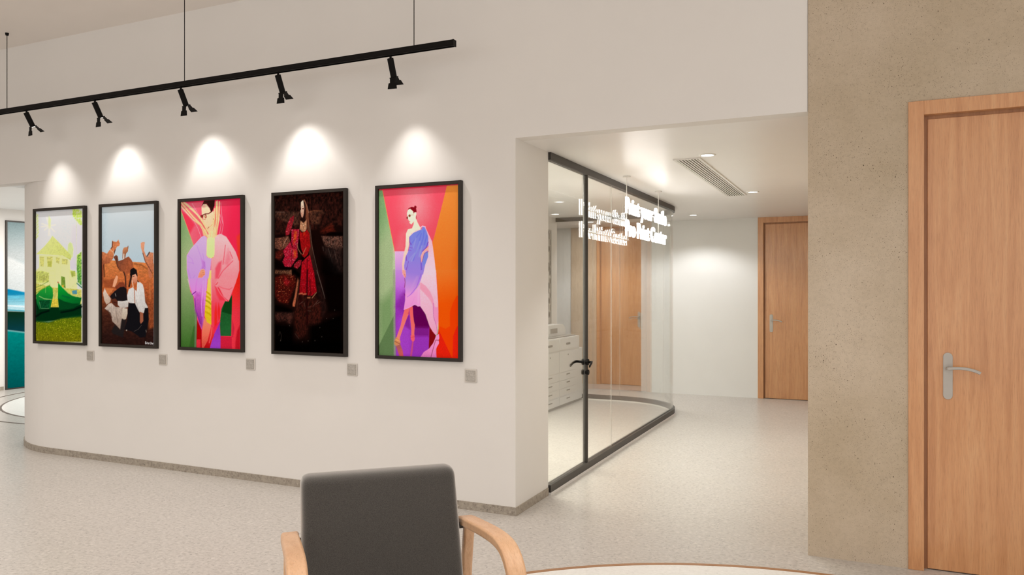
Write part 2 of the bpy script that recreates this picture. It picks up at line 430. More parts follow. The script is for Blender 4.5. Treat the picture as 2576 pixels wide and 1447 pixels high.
door(1, DX0, DX1, YW, 'near wooden door in the concrete wall', 1, 0.395)
door(2, -1.37, -0.38, YF, 'wooden door at the end of the corridor', 1, -1.195)
door(3, -3.93, -3.10, YB, 'wooden door behind the glass room', -1, -3.245, fw=0.05)

# ------------------------------------------------------------------ floor inlays
def ring(cx, cy, r0, r1, z, seg=160):
    bm = bmesh.new(); a=[]; b=[]
    for i in range(seg):
        t = 2*math.pi*i/seg
        a.append((math.cos(t), math.sin(t)))
    rows = []
    for r, zz in ((r0, -0.01), (r0, z), (r1, z), (r1, -0.01)):
        rows.append([bm.verts.new((cx+r*c, cy+r*s, zz)) for c, s in a])
    for k in range(4):
        p, q = rows[k], rows[(k+1) % 4]
        for i in range(seg): bm.faces.new((p[i], p[(i+1)%seg], q[(i+1)%seg], q[i]))
    return bm
def disc(cx, cy, r, z, seg=160):
    return prism([(cx+r*math.cos(2*math.pi*i/seg), cy+r*math.sin(2*math.pi*i/seg)) for i in range(seg)], -0.01, z)
struct('trim_3', disc(-0.098, 2.21, 2.17, 0.002), M_FLOOR_W)['label'] = 'round white floor inlay'
struct('trim_4', ring(-0.098, 2.21, 2.165, 2.192, 0.004), M_BRASS)['label'] = 'brass ring around the near inlay'
def circ3(p, q, r):
    ax, ay = p; bx, by = q; cx, cy = r
    d = 2*(ax*(by-cy)+bx*(cy-ay)+cx*(ay-by))
    ux = ((ax*ax+ay*ay)*(by-cy)+(bx*bx+by*by)*(cy-ay)+(cx*cx+cy*cy)*(ay-by))/d
    uy = ((ax*ax+ay*ay)*(cx-bx)+(bx*bx+by*by)*(ax-cx)+(cx*cx+cy*cy)*(bx-ax))/d
    return ux, uy, math.hypot(ax-ux, ay-uy)
def floor_pt(px, py):
    d = F_PX*EYE/(py-HY); k = (px-CX)/F_PX*d
    return RV.x*k+FV.x*d, RV.y*k+FV.y*d
fcx, fcy, fr_ = circ3(floor_pt(58, 999.5), floor_pt(8, 1018), floor_pt(58, 1049))
struct('trim_5', disc(fcx, fcy, fr_, 0.002), M_FLOOR_W)['label'] = 'round white floor inlay in the left room'
struct('trim_6', ring(fcx, fcy, fr_-0.012, fr_+0.012, 0.004), M_DLINE)['label'] = 'dark ring around the left inlay'
struct('trim_7', ring(fcx, fcy, fr_+0.30, fr_+0.32, 0.004), M_DLINE)['label'] = 'outer dark ring around the left inlay'

# ------------------------------------------------------------------ printed pictures (painted into the print's own colours)
rng = np.random.default_rng(5)
def vnoise(x, y, sx, sy, seed):
    r = np.random.default_rng(seed).random((64, 64))
    gx = x/sx; gy = y/sy; ix = np.floor(gx).astype(int); iy = np.floor(gy).astype(int); fx = gx-ix; fy = gy-iy
    fx = fx*fx*(3-2*fx); fy = fy*fy*(3-2*fy)
    a = r[ix % 64, iy % 64]; b = r[(ix+1) % 64, iy % 64]; c = r[ix % 64, (iy+1) % 64]; d = r[(ix+1) % 64, (iy+1) % 64]
    return (a*(1-fx)+b*fx)*(1-fy)+(c*(1-fx)+d*fx)*fy
class Canvas:
    def __init__(s, X, Y): s.X, s.Y = X, Y; s.C = np.zeros(X.shape+(3,)); s.set(0, 0, 1)
    def set(s, ox, oy, k): s.ox, s.oy, s.k = ox, oy, k; return s
    def tp(s, pts): return [(s.ox+x/s.k, s.oy+y/s.k) for x, y in pts]
    def color(s, col, X, Y):
        if isinstance(col[0], (int, float)): return np.broadcast_to(np.array(col, float), X.shape+(3,))
        c0, c1, p, q = col
        (px, py), (qx, qy) = s.tp([p, q]); dx, dy = qx-px, qy-py
        t = np.clip(((X-px)*dx+(Y-py)*dy)/(dx*dx+dy*dy), 0, 1)[..., None]
        return np.array(c0, float)*(1-t)+np.array(c1, float)*t
    def fill(s, col): s.C[:] = s.color(col, s.X, s.Y)
    def _blend(s, sel, al, col, tex):
        X, Y = s.X[sel], s.Y[sel]; c = np.array(s.color(col, X, Y))
        if tex:
            amp, sx, sy, seed = tex[:4]
            n = vnoise(X, Y, sx, sy, seed)*0.6+vnoise(X, Y, sx*.45, sy*.45, seed+1)*0.4
            c = c*(1+amp*(n-0.5)*2)[..., None]
            if len(tex) > 4:      # sparkle colour, density
                n2 = vnoise(X, Y, 1.5, 1.5, seed+2); m = np.clip((n2-(1-tex[5]))*6, 0, 1)[..., None]
                c = c*(1-m)+np.array(tex[4], float)*m
        s.C[sel] = s.C[sel]*(1-al[..., None])+np.clip(c, 0, 255)*al[..., None]
    def poly(s, col, pts, a=1.0, blur=0.9, tex=None):
        P = s.tp(pts); xs = [p[0] for p in P]; ys = [p[1] for p in P]; m = blur*2
        sel = (s.X > min(xs)-m) & (s.X < max(xs)+m) & (s.Y > min(ys)-m) & (s.Y < max(ys)+m)
        X, Y = s.X[sel], s.Y[sel]
        if X.size == 0: return
        ins = np.zeros(X.shape, bool); dm = np.full(X.shape, 1e9)
        for i in range(len(P)):
            (x0, y0), (x1, y1) = P[i], P[(i+1) % len(P)]
            if y0 != y1:
                c = ((y0 > Y) != (y1 > Y)) & (X < (x1-x0)*(Y-y0)/(y1-y0)+x0); ins ^= c
            dx, dy = x1-x0, y1-y0; L = dx*dx+dy*dy+1e-9
            t = np.clip(((X-x0)*dx+(Y-y0)*dy)/L, 0, 1); dm = np.minimum(dm, np.hypot(X-x0-t*dx, Y-y0-t*dy))
        sd = np.where(ins, dm, -dm); al = np.clip(sd/blur+0.5, 0, 1)*a
        s._blend(sel, al, col, tex)
    def line(s, col, pts, w, a=1.0, blur=0.9, taper=None):
        P = s.tp(pts); xs = [p[0] for p in P]; ys = [p[1] for p in P]; w = w/s.k/2; m = w+blur*2
        sel = (s.X > min(xs)-m) & (s.X < max(xs)+m) & (s.Y > min(ys)-m) & (s.Y < max(ys)+m)
        X, Y = s.X[sel], s.Y[sel]
        if X.size == 0: return
        dm = np.full(X.shape, 1e9)
        for (x0, y0), (x1, y1) in zip(P, P[1:]):
            dx, dy = x1-x0, y1-y0; L = dx*dx+dy*dy+1e-9
            t = np.clip(((X-x0)*dx+(Y-y0)*dy)/L, 0, 1); dm = np.minimum(dm, np.hypot(X-x0-t*dx, Y-y0-t*dy))
        s._blend(sel, np.clip((w-dm)/blur+0.5, 0, 1)*a, col, None)
    def dot(s, col, x, y, rx, ry=None, a=1.0, blur=0.9, tex=None):
        ry = ry or rx
        s.poly(col, [(x+rx*math.cos(t*math.pi/6), y+ry*math.sin(t*math.pi/6)) for t in range(12)], a, blur, tex)

def art1(c):
    c.set(70, 500, 3.808)
    c.fill(((228, 226, 226), (248, 243, 238), (75, 110), (330, 300)))
    c.poly(((238, 228, 222), (215, 205, 215), (100, 300), (500, 640)), [(430, 250), (515, 250), (515, 680), (380, 680)], 0.7, 8)
    for p in [[(205, 262), (130, 268)], [(205, 262), (160, 300)], [(205, 262), (135, 240)], [(205, 262), (262, 250)], [(205, 262), (255, 315)], [(205, 262), (200, 350)], [(205, 262), (180, 180)]]:
        c.line((222, 214, 196), p, 12, 0.75, 2)
    c.poly((222, 228, 150), [(200, 160), (222, 200), (215, 285), (200, 285), (196, 220)], 0.8, 2)
    c.line((226, 220, 205), [(205, 262), (215, 360)], 8, 0.7, 2)
    c.line((190, 180, 180), [(375, 125), (365, 145)], 5, .7)
    for i in range(26):
        x = 80+(i*37 % 22); y = 150+i*9
        c.dot((190, 202, 95) if i % 2 else (222, 225, 150), x, y, 6, 9, .75, 1.5)
    for i in range(60):
        x = 430+(i*53 % 85); y = 100+(i*29 % 160)*(0.4+0.6*((x-430)/85))
        c.dot((175, 200, 70) if i % 3 else (215, 228, 130), x, y, 8, 10, .8, 1.3)
    c.line((190, 190, 160), [(468, 130), (462, 640)], 5, .8)
    c.poly((205, 218, 135), [(385, 440), (405, 415), (425, 430), (438, 480), (430, 560), (400, 580), (380, 520)], .85, 2.5, (0.15, 3, 3, 4))
    c.poly(((214, 216, 135), (196, 200, 108), (100, 400), (400, 560)), [(235, 355), (300, 420), (380, 505), (415, 545), (412, 592), (330, 545), (80, 532), (160, 455), (210, 395)], 1, 1.2, (0.05, 3, 5, 9))
    c.poly(((232, 232, 160), (236, 234, 170), (100, 540), (400, 800)), [(108, 540), (330, 545), (400, 590), (405, 680), (470, 710), (475, 900), (78, 900), (78, 690), (108, 660)], 1, 1.5, (0.04, 4, 4, 19))
    for q in ([(112, 555), (158, 557), (155, 600), (150, 652), (122, 648)], [(182, 555), (238, 555), (236, 600), (230, 656), (188, 652)], [(268, 563), (308, 563), (300, 625), (270, 610)], [(325, 575), (383, 582), (380, 632), (325, 628)]):
        c.poly((192, 188, 98), q, .85, 1.5, (0.2, 3, 3, 22))
    c.poly((160, 165, 60), [(190, 600), (228, 600), (226, 655), (190, 650)], .6, 1.5)
    c.poly((176, 182, 84), [(75, 700), (130, 690), (205, 710), (200, 800), (80, 810)], .8, 3, (0.35, 2.5, 2.5, 31))
    c.poly((150, 150, 70), [(110, 745), (200, 740), (196, 788), (110, 785)], .5, 2, (0.4, 2, 2, 36))
    c.poly((150, 160, 55), [(405, 690), (455, 690), (455, 745), (420, 750)], .8, 2, (0.35, 2, 2, 33))
    c.poly((96, 128, 38), [(318, 742), (356, 752), (362, 858), (320, 842)], .9, 1.5, (0.3, 2, 2, 41))
    c.poly(((150, 185, 70), (60, 130, 50), (490, 540), (490, 800)), [(470, 545), (515, 505), (515, 835), (478, 800), (468, 680)], .95, 2, (0.3, 2.5, 2.5, 35))
    c.line((20, 90, 60), [(470, 810), (515, 850)], 12, .8)
    c.poly((188, 182, 78), [(75, 810), (240, 850), (515, 870), (515, 1050), (75, 1000)], .9, 2, (0.15, 3, 3, 51))
    c.poly((205, 182, 62), [(225, 960), (295, 960), (295, 1060), (215, 1060)], 1, 1.5, (0.15, 2, 2, 61))
    c.poly((62, 130, 158), [(422, 882), (470, 875), (472, 915), (428, 912)], .9)
    c.line((110, 140, 60), [(75, 850), (130, 830), (200, 790)], 7, .8)
    c.poly((2, 40, 16), [(75, 960), (215, 1040), (300, 1040), (515, 1010), (515, 1140), (300, 1165), (75, 1185)], 1, 2.5)
    c.poly(((30, 150, 50), (8, 90, 40), (160, 850), (150, 1050)), [(76, 925), (130, 870), (210, 830), (238, 862), (242, 930), (215, 1055), (110, 1060), (85, 1000)], 1, 1.2)
    c.line((120, 150, 40), [(78, 905), (140, 865), (210, 828)], 7, 1)
    c.line((170, 200, 120), [(110, 935), (160, 960), (225, 965)], 7, .8)
    c.poly((10, 64, 34), [(110, 975), (215, 970), (200, 1055), (115, 1055)], .9, 1.5, (0.5, 2, 2, 71))
    c.line((120, 160, 110), [(110, 990), (125, 1050), (200, 1052)], 4, .7)
    c.poly(((10, 140, 45), (4, 80, 30), (350, 860), (400, 1060)), [(290, 803), (330, 850), (385, 905), (430, 932), (515, 948), (500, 1015), (400, 1055), (300, 1065), (288, 960)], 1, 1.2)
    c.poly((4, 58, 24), [(292, 955), (350, 985), (430, 1005), (498, 1005), (440, 1050), (300, 1068)], .9, 2)
    c.line((180, 190, 110), [(290, 803), (335, 850), (400, 905), (450, 935), (515, 945)], 6, .9)
    c.line((170, 60, 40), [(288, 800), (292, 806)], 10, .9); c.dot((225, 170, 50), 336, 838, 9, 11)
    c.line((6, 80, 50), [(330, 930), (400, 950)], 14, .6, 2)
    c.line((2, 10, 8), [(320, 1090), (430, 1070), (515, 1035)], 16, .8, 2); c.line((2, 10, 8), [(78, 1130), (130, 1095), (200, 1075)], 18, .8, 2)
    for i in range(70):
        x = 78+(i*41 % 130); y = 740+(i*67 % 110); c.line((150, 158, 60) if i % 2 else (215, 210, 120), [(x, y), (x+8+(i % 5), y-6+(i*7 % 12))], 4, .55, 1)
    for i in range(40):
        x = 400+(i*37 % 100); y = 700+(i*53 % 170); c.line((150, 165, 70) if i % 2 else (222, 220, 140), [(x, y), (x+6, y+8)], 4, .5, 1)
    for i in range(24):
        x = 478+(i*17 % 36); y = 540+(i*61 % 270); c.dot((40, 110, 40) if i % 2 else (170, 200, 80), x, y, 6, 8, .6, 1.4)
    for q in ([(170, 640), (170, 900)], [(260, 545), (258, 860)], [(312, 548), (312, 740)], [(400, 600), (400, 880)]): c.line((205, 205, 125), q, 4, .6, 1.2)
    for y in (690, 735, 770): c.line((200, 200, 118), [(210, y), (250, y+2)], 5, .6, 1.2)
    c.poly(((92, 108, 12), (112, 108, 10), (300, 1160), (300, 1370)), [(75, 1172), (200, 1182), (330, 1145), (515, 1125), (515, 1375), (70, 1375)], 1, 4, (0.32, 1.8, 1.5, 81, (178, 172, 40), 0.22))
    c.poly((6, 60, 24), [(75, 1165), (260, 1170), (380, 1130), (515, 1110), (515, 1135), (330, 1150), (200, 1190), (75, 1182)], .6, 4)
def art2(c):
    c.set(0, 440, 2.783)
    c.fill(((216, 222, 222), (184, 202, 210), (900, 240), (900, 590)))
    c.poly((172, 190, 196), [(705, 230), (760, 250), (740, 560), (705, 600)], .5, 14)
    c.set(240, 580, 4.825)
    c.poly(((206, 122, 66), (182, 92, 48), (0, 380), (0, 700)), [(60, 385), (200, 362), (330, 374), (450, 380), (560, 388), (710, 402), (710, 760), (60, 760)], 1, 1.2, (0.16, 4, 2.5, 5))
    c.poly(((182, 92, 48), (72, 36, 24), (0, 700), (0, 1000)), [(60, 700), (710, 700), (710, 1010), (60, 1010)], 1, .5, (0.25, 4, 3, 6))
    c.poly(((72, 36, 24), (40, 20, 16), (0, 1000), (0, 1300)), [(60, 1000), (710, 1000), (710, 1400), (60, 1400)], 1, 1.5, (0.3, 5, 3, 7))
    c.poly((165, 80, 40), [(620, 800), (710, 780), (710, 1180), (650, 1200), (640, 950)], .7, 6, (0.45, 2.5, 2.5, 8))
    c.line((120, 62, 34), [(470, 405), (560, 420), (630, 470)], 14, .6, 3)
    c.poly((120, 52, 30), [(80, 600), (250, 590), (260, 700), (120, 690)], .5, 6)
    # camels
    c.poly(((205, 122, 78), (150, 76, 48), (120, 270), (120, 450)), [(66, 255), (100, 262), (140, 282), (172, 238), (195, 215), (205, 118), (216, 132), (255, 140), (278, 112), (298, 160), (290, 188), (262, 195), (238, 250), (225, 295), (212, 345), (165, 398), (112, 408), (95, 470), (98, 620), (80, 700), (66, 700)], 1, 1.1, (0.15, 3, 3, 11))
    c.line((90, 42, 30), [(208, 135), (205, 200), (190, 218)], 12, .8); c.line((70, 35, 30), [(225, 280), (240, 235)], 14, .7)
    c.line((235, 190, 150), [(180, 235), (215, 262), (222, 290)], 10, .8)
    c.line((80, 40, 28), [(100, 420), (110, 560)], 16, .7, 2)
    c.poly(((110, 62, 46), (162, 84, 50), (240, 350), (400, 430)), [(218, 322), (250, 298), (270, 310), (280, 372), (330, 355), (372, 330), (405, 316), (440, 360), (458, 400), (462, 450), (450, 500), (440, 560), (430, 640), (412, 650), (415, 520), (385, 525), (380, 690), (360, 690), (355, 560), (335, 500), (295, 488), (262, 440), (245, 370)], 1, 1.1, (0.15, 3, 3, 12))
    c.line((40, 26, 24), [(345, 505), (362, 560), (370, 690)], 14, .8); c.line((28, 20, 20), [(432, 490), (436, 560), (410, 680)], 22, .8)
    c.line((60, 34, 28), [(258, 330), (262, 420), (300, 485)], 8, .7)
    c.poly(((205, 138, 96), (150, 90, 60), (345, 210), (380, 280)), [(345, 208), (388, 200), (400, 185), (396, 250), (370, 285), (362, 345), (352, 345), (350, 290), (340, 290), (335, 350), (328, 340), (330, 240)], 1, 1)
    c.line((235, 210, 190), [(345, 285), (342, 345)], 12, .8); c.line((80, 50, 40), [(395, 190), (396, 215)], 7, .8)
    c.poly(((222, 152, 116), (190, 110, 74), (570, 180), (650, 440)), [(550, 150), (575, 140), (600, 143), (594, 190), (590, 240), (612, 300), (640, 320), (652, 262), (705, 270), (705, 500), (680, 500), (690, 560), (665, 590), (650, 560), (636, 450), (600, 375), (572, 270), (552, 205)], 1, 1.1, (0.1, 3, 3, 13))
    c.line((70, 36, 28), [(575, 275), (605, 375), (640, 430), (690, 520)], 9, .7); c.line((60, 34, 28), [(628, 312), (655, 265)], 16, .7)
    c.line((190, 120, 70), [(660, 640), (665, 830)], 10, .8); c.line((150, 80, 40), [(610, 830), (690, 850)], 8, .6, 2)
    # people
    c.poly((238, 168, 128), [(207, 682), (222, 610), (255, 545), (275, 560), (262, 630), (235, 688)], 1, 1.1)
    c.poly((118, 52, 34), [(240, 690), (290, 630), (340, 625), (375, 690), (370, 720), (260, 740)], .85, 2)
    c.poly((205, 118, 66), [(118, 698), (215, 705), (200, 745), (150, 790)], .9, 2)
    c.poly(((225, 200, 182), (186, 160, 140), (110, 720), (170, 880)), [(112, 700), (140, 760), (188, 832), (180, 870), (135, 900), (108, 850), (92, 760)], 1, 1.2)
    c.poly((26, 20, 22), [(175, 800), (230, 740), (300, 688), (345, 682), (378, 706), (388, 855), (270, 860), (262, 905), (250, 850), (200, 835)], 1, 1.2)
    c.line((210, 200, 190), [(240, 765), (250, 800)], 6, .7)
    c.poly((88, 44, 30), [(190, 838), (240, 825), (272, 858), (268, 905), (240, 922), (208, 895)], 1, 1.1); c.line((40, 18, 14), [(200, 865), (260, 880)], 10, .6)
    c.poly(((205, 198, 190), (182, 170, 160), (330, 850), (330, 940)), [(270, 856), (330, 858), (390, 848), (405, 890), (398, 930), (350, 942), (300, 935), (272, 905)], 1, 1.1, (0.06, 4, 2, 15))
    c.poly(((190, 172, 158), (150, 128, 112), (200, 900), (260, 1180)), [(112, 948), (160, 890), (195, 880), (245, 928), (325, 935), (325, 1080), (302, 1205), (245, 1140), (205, 1105), (185, 1000)], 1, 1.2, (0.15, 2.5, 5, 16))
    c.line((90, 66, 54), [(150, 965), (200, 1055)], 12, .7); c.line((110, 88, 76), [(250, 960), (268, 1120)], 7, .6)
    c.poly(((205, 190, 172), (178, 160, 140), (350, 940), (350, 1080)), [(328, 940), (388, 948), (390, 1010), (372, 1075), (345, 1088), (318, 1062)], 1, 1.2)
    c.poly((30, 26, 26), [(195, 1225), (235, 1140), (300, 1205), (318, 1075), (375, 1085), (360, 1160), (335, 1300), (215, 1255)], .9, 3)
    c.poly((22, 18, 20), [(430, 470), (465, 452), (500, 478), (512, 545), (505, 600), (545, 640), (520, 640), (480, 540), (450, 540), (440, 570), (420, 540)], 1, 1.2)
    c.poly(((225, 160, 128), (190, 116, 86), (460, 540), (490, 640)), [(448, 545), (488, 528), (510, 565), (506, 620), (480, 645), (440, 605)], 1, 1.1)
    c.line((60, 30, 24), [(452, 560), (470, 556)], 8, .8); c.line((235, 190, 160), [(445, 610), (460, 690)], 12, .9)
    c.poly(((222, 218, 214), (196, 188, 180), (450, 650), (560, 1000)), [(508, 625), (545, 630), (575, 655), (592, 720), (605, 870), (640, 935), (600, 960), (588, 1005), (535, 992), (495, 940), (482, 885), (430, 885), (392, 868), (384, 790), (405, 712), (450, 690), (470, 705), (500, 740)], 1, 1.2, (0.06, 3, 6, 18))
    c.line((160, 90, 60), [(472, 705), (480, 880)], 10, .8); c.line((150, 140, 134), [(520, 960), (500, 850)], 5, .6)
    c.poly((18, 16, 19), [(402, 880), (480, 885), (535, 1000), (590, 1005), (602, 940), (640, 942), (648, 1080), (610, 1290), (545, 1300), (440, 1225), (352, 1200), (385, 1080)], 1, 2)
    c.poly((152, 88, 62), [(540, 985), (580, 1002), (582, 1100), (552, 1135), (540, 1110)], 1, 1.1)
    c.line((90, 76, 70), [(470, 1225), (520, 1200), (560, 1150)], 6, .7); c.dot((200, 190, 170), 378, 1212, 8, 8, .8); c.line((150, 130, 110), [(614, 1210), (618, 1235)], 8, .7)
    # small white caption bottom right
    for x, st in ((606, [[(0, 0), (0, 24)], [(0, 0), (10, 0)], [(0, 12), (8, 12)], [(0, 24), (10, 24)]]), (621, [[(0, 8), (0, 24)], [(0, 10), (7, 8)]]), (633, [[(0, 8), (0, 24)], [(0, 1), (0, 3)]]), (641, [[(9, 10), (2, 10), (0, 16), (2, 23), (9, 23)]]),
                  (661, [[(12, 2), (4, 0), (0, 12), (4, 24), (12, 22)]]), (678, [[(0, 0), (0, 24)], [(0, 12), (7, 10), (8, 24)]]), (691, [[(8, 10), (2, 11), (1, 21), (8, 22)], [(8, 10), (8, 24)]])):
        for seg in st: c.line((225, 222, 218), [(x+a, 1353+b+(x-606)*.06) for a, b in seg], 5, .95, .7)
def art3(c):
    c.set(440, 480, 6.578)
    c.fill(((255, 98, 118), (255, 42, 78), (350, 400), (950, 500)))
    c.poly((232, 40, 66), [(100, 330), (210, 400), (330, 560), (240, 720)], .7, 6)
    c.poly((226, 60, 30), [(1020, 760), (1085, 700), (1085, 1447), (1060, 1447), (1040, 1050)], .8, 6)
    c.poly((190, 20, 60), [(90, 180), (1070, 120), (1070, 150), (90, 210)], .6, 2)
    c.poly(((122, 148, 98), (142, 158, 110), (100, 700), (300, 900)), [(88, 300), (110, 350), (180, 540), (312, 905), (200, 1060), (195, 1447), (88, 1447)], 1, 1.2)
    c.line((225, 150, 90), [(95, 310), (180, 540), (312, 905)], 8, .7)
    c.set(440, 680, 6.578)
    c.poly(((140, 157, 109), (58, 96, 38), (100, 100), (250, 1200)), [(88, 0), (205, 0), (255, 350), (305, 425), (330, 640), (368, 735), (356, 1300), (88, 1280)], 1, 1.2)
    c.poly((40, 78, 28), [(310, 930), (356, 900), (350, 1290), (235, 1270)], .6, 3)
    c.line((120, 118, 104), [(322, 640), (345, 760), (335, 1280)], 22, .7, 3)
    c.poly(((205, 30, 16), (206, 44, 58), (1040, 100), (1000, 700)), [(1075, 0), (940, 400), (930, 1310), (1078, 1320)], 1, 1.5)
    c.poly((160, 10, 24), [(1000, 1200), (1030, 1000), (1078, 900), (1078, 1320), (1000, 1300)], .8, 4); c.poly((168, 24, 50), [(950, 820), (985, 960), (960, 1110), (945, 1100)], .7, 3)
    c.poly(((24, 78, 34), (30, 84, 40), (800, 700), (800, 1090)), [(820, 500), (890, 515), (945, 400), (932, 1092), (752, 1090), (742, 850), (770, 640)], 1, 1.2, (.08, 4, 4, 3))
    c.poly((10, 50, 16), [(826, 515), (900, 500), (945, 420), (938, 735), (778, 690)], .9, 2)
    c.poly((182, 26, 50), [(752, 1092), (940, 1098), (945, 1320), (745, 1310)], 1, 1.2)
    c.poly(((125, 40, 150), (140, 54, 172), (700, 900), (700, 1250)), [(748, 850), (742, 960), (756, 1100), (755, 1310), (570, 1300), (640, 1080)], 1, 1.2)
    c.poly((156, 6, 8), [(368, 820), (442, 985), (445, 1300), (355, 1300)], 1, 1.2); c.poly((200, 40, 58), [(358, 1145), (425, 1145), (425, 1300), (355, 1300)], .9)
    c.poly(((232, 130, 100), (196, 74, 58), (500, 850), (520, 1200)), [(480, 780), (600, 900), (600, 1000), (560, 1140), (520, 1290), (450, 1290), (442, 1180), (450, 960)], 1, 1.2)
    c.poly(((214, 60, 60), (168, 12, 18), (600, 930), (520, 1260)), [(600, 925), (640, 960), (650, 1080), (610, 1160), (575, 1300), (470, 1300), (540, 1170)], 1, 1.5); c.line((238, 110, 110), [(612, 950), (600, 1080), (570, 1200)], 14, .7, 2)
    c.poly(((211, 157, 222), (198, 110, 184), (400, 0), (400, 500)), [(198, 0), (565, 0), (540, 150), (520, 400), (500, 600), (490, 700), (478, 820), (440, 975), (400, 870), (365, 735), (330, 640), (318, 440), (285, 400), (240, 230)], 1, 1.2)
    c.poly(((170, 70, 160), (104, 20, 110), (400, 450), (430, 900)), [(318, 440), (345, 360), (420, 380), (470, 500), (480, 700), (462, 900), (438, 975), (395, 860), (345, 690)], .75, 8)
    c.line((112, 24, 130), [(285, 402), (345, 355)], 16, .9); c.line((110, 30, 130), [(330, 470), (345, 650), (420, 880)], 16, .8, 2)
    for p in ([(380, 100), (350, 240), (345, 350)], [(450, 240), (430, 420), (440, 700)], [(490, 300), (470, 520), (455, 820)], [(420, 300), (400, 520)]): c.line((176, 80, 170), p, 9, .55, 1.6)
    for p in ([(215, 150), (260, 330)], [(470, 180), (440, 560), (450, 760)], [(515, 60), (495, 380)]): c.line((240, 190, 238), p, 12, .5, 2)
    c.poly(((232, 212, 120), (200, 168, 30), (570, 0), (560, 700)), [(560, 0), (592, 0), (600, 400), (604, 905), (530, 860), (492, 760), (500, 600), (520, 420), (540, 200)], 1, 1.1)
    for i, y in enumerate((360, 430, 500, 590, 690)): c.line((150, 140, 8) if i == 2 else (184, 148, 8), [(525-i*5, y), (560, y+25), (598, y+60)], 26, .85, 1.5)
    c.poly(((255, 146, 152), (250, 62, 84), (700, 50), (700, 620)), [(592, 0), (1062, 0), (1010, 200), (950, 360), (888, 518), (830, 512), (768, 640), (745, 850), (690, 890), (650, 950), (610, 925), (604, 500)], 1, 1.2)
    c.poly(((255, 147, 153), (255, 132, 140), (900, 0), (880, 450)), [(745, 0), (1062, 0), (1010, 190), (945, 350), (888, 518), (800, 440), (745, 320), (700, 270), (662, 255), (700, 150)], 1, 1.2)
    c.poly(((214, 36, 30), (200, 30, 20), (690, 500), (690, 900)), [(680, 530), (700, 700), (700, 890), (652, 945), (655, 700)], .9, 3); c.poly((206, 26, 18), [(722, 540), (745, 640), (742, 800), (722, 830), (710, 680)], .85, 3)
    c.line((176, 10, 34), [(720, 290), (760, 370), (800, 440), (885, 515)], 13, .95); c.poly((236, 44, 60), [(660, 260), (740, 300), (830, 500), (740, 500), (690, 400)], .7, 4)
    c.line((190, 20, 30), [(712, 200), (675, 245)], 10, .8); c.line((225, 60, 80), [(725, 265), (800, 300), (900, 320), (945, 290)], 12, .6, 2.5)
    c.line((255, 170, 175), [(680, 260), (760, 400), (860, 505)], 12, .6, 2)
    c.line((250, 180, 180), [(598, 20), (606, 500)], 16, .6, 2); c.line((196, 24, 60), [(745, 850), (690, 900), (650, 960)], 18, .7, 2)
    c.set(440, 480, 6.578)
    c.poly(((232, 190, 238), (210, 155, 222), (420, 800), (380, 1400)), [(435, 765), (490, 742), (530, 775), (522, 1080), (605, 1118), (590, 1300), (585, 1316), (560, 1452), (222, 1452), (198, 1316), (195, 1075), (250, 980), (312, 903)], 1, 1.2)
    c.poly((150, 80, 160), [(430, 1120), (505, 1180), (505, 1310), (430, 1300), (450, 1230)], .65, 4)
    for p in ([(365, 910), (400, 1010), (440, 1120)], [(205, 1070), (280, 1130), (310, 1215)], [(210, 1180), (300, 1200)], [(460, 1040), (505, 1280)], [(330, 1400), (300, 1447)], [(215, 1300), (260, 1447)]): c.line((150, 90, 170), p, 9, .6, 1.5)
    c.poly(((255, 188, 190), (255, 140, 148), (750, 800), (700, 1400)), [(640, 780), (690, 735), (760, 712), (850, 762), (930, 885), (1005, 1010), (1062, 1170), (1064, 1316), (1030, 1452), (590, 1452), (605, 1120), (650, 1080)], 1, 1.2)
    c.poly((236, 66, 90), [(720, 1190), (775, 1160), (760, 1300), (715, 1452), (665, 1452), (670, 1280)], .8, 5)
    for p in ([(960, 1160), (870, 1250), (790, 1330), (720, 1447)], [(835, 900), (815, 1080), (795, 1220)], [(910, 1010), (955, 1120)]): c.line((214, 40, 66), p, 10, .75, 1.8)
    c.poly((255, 90, 110), [(880, 960), (930, 1140), (870, 1250), (820, 1200)], .45, 8)
    c.poly(((240, 210, 130), (225, 200, 90), (580, 1320), (570, 1450)), [(575, 1320), (602, 1320), (600, 1452), (556, 1452)], 1)
    c.poly(((52, 24, 20), (40, 16, 14), (500, 170), (640, 300)), [(482, 165), (660, 152), (655, 250), (620, 340), (596, 365), (575, 290), (520, 220), (440, 260)], 1, 1.2)
    c.line((90, 20, 30), [(470, 205), (530, 215), (585, 300)], 16, .7, 2)
    c.poly(((252, 214, 176), (250, 206, 160), (500, 250), (560, 600)), [(440, 262), (470, 225), (520, 222), (572, 290), (600, 362), (640, 330), (655, 460), (640, 560), (700, 700), (560, 700), (545, 622), (500, 580), (462, 480), (470, 440), (445, 400)], 1, 1.2)
    c.dot((245, 150, 140), 480, 260, 30, 22, .6, 3)
    c.poly((250, 190, 140), [(440, 600), (520, 640), (545, 760), (470, 740)], .9, 2)
    c.poly(((228, 232, 168), (216, 228, 150), (600, 700), (600, 1100)), [(545, 740), (600, 650), (660, 720), (655, 1060), (640, 1100), (598, 1118), (552, 1105), (522, 1070), (528, 820)], 1, 1.5)
    for x in (560, 590, 625): c.line((190, 200, 120), [(x, 900), (x+5, 1095)], 6, .5, 1.5)
    for x, y in ((548, 1102), (575, 1112), (628, 1108)): c.dot((200, 120, 50), x, y, 10, 7, .7)
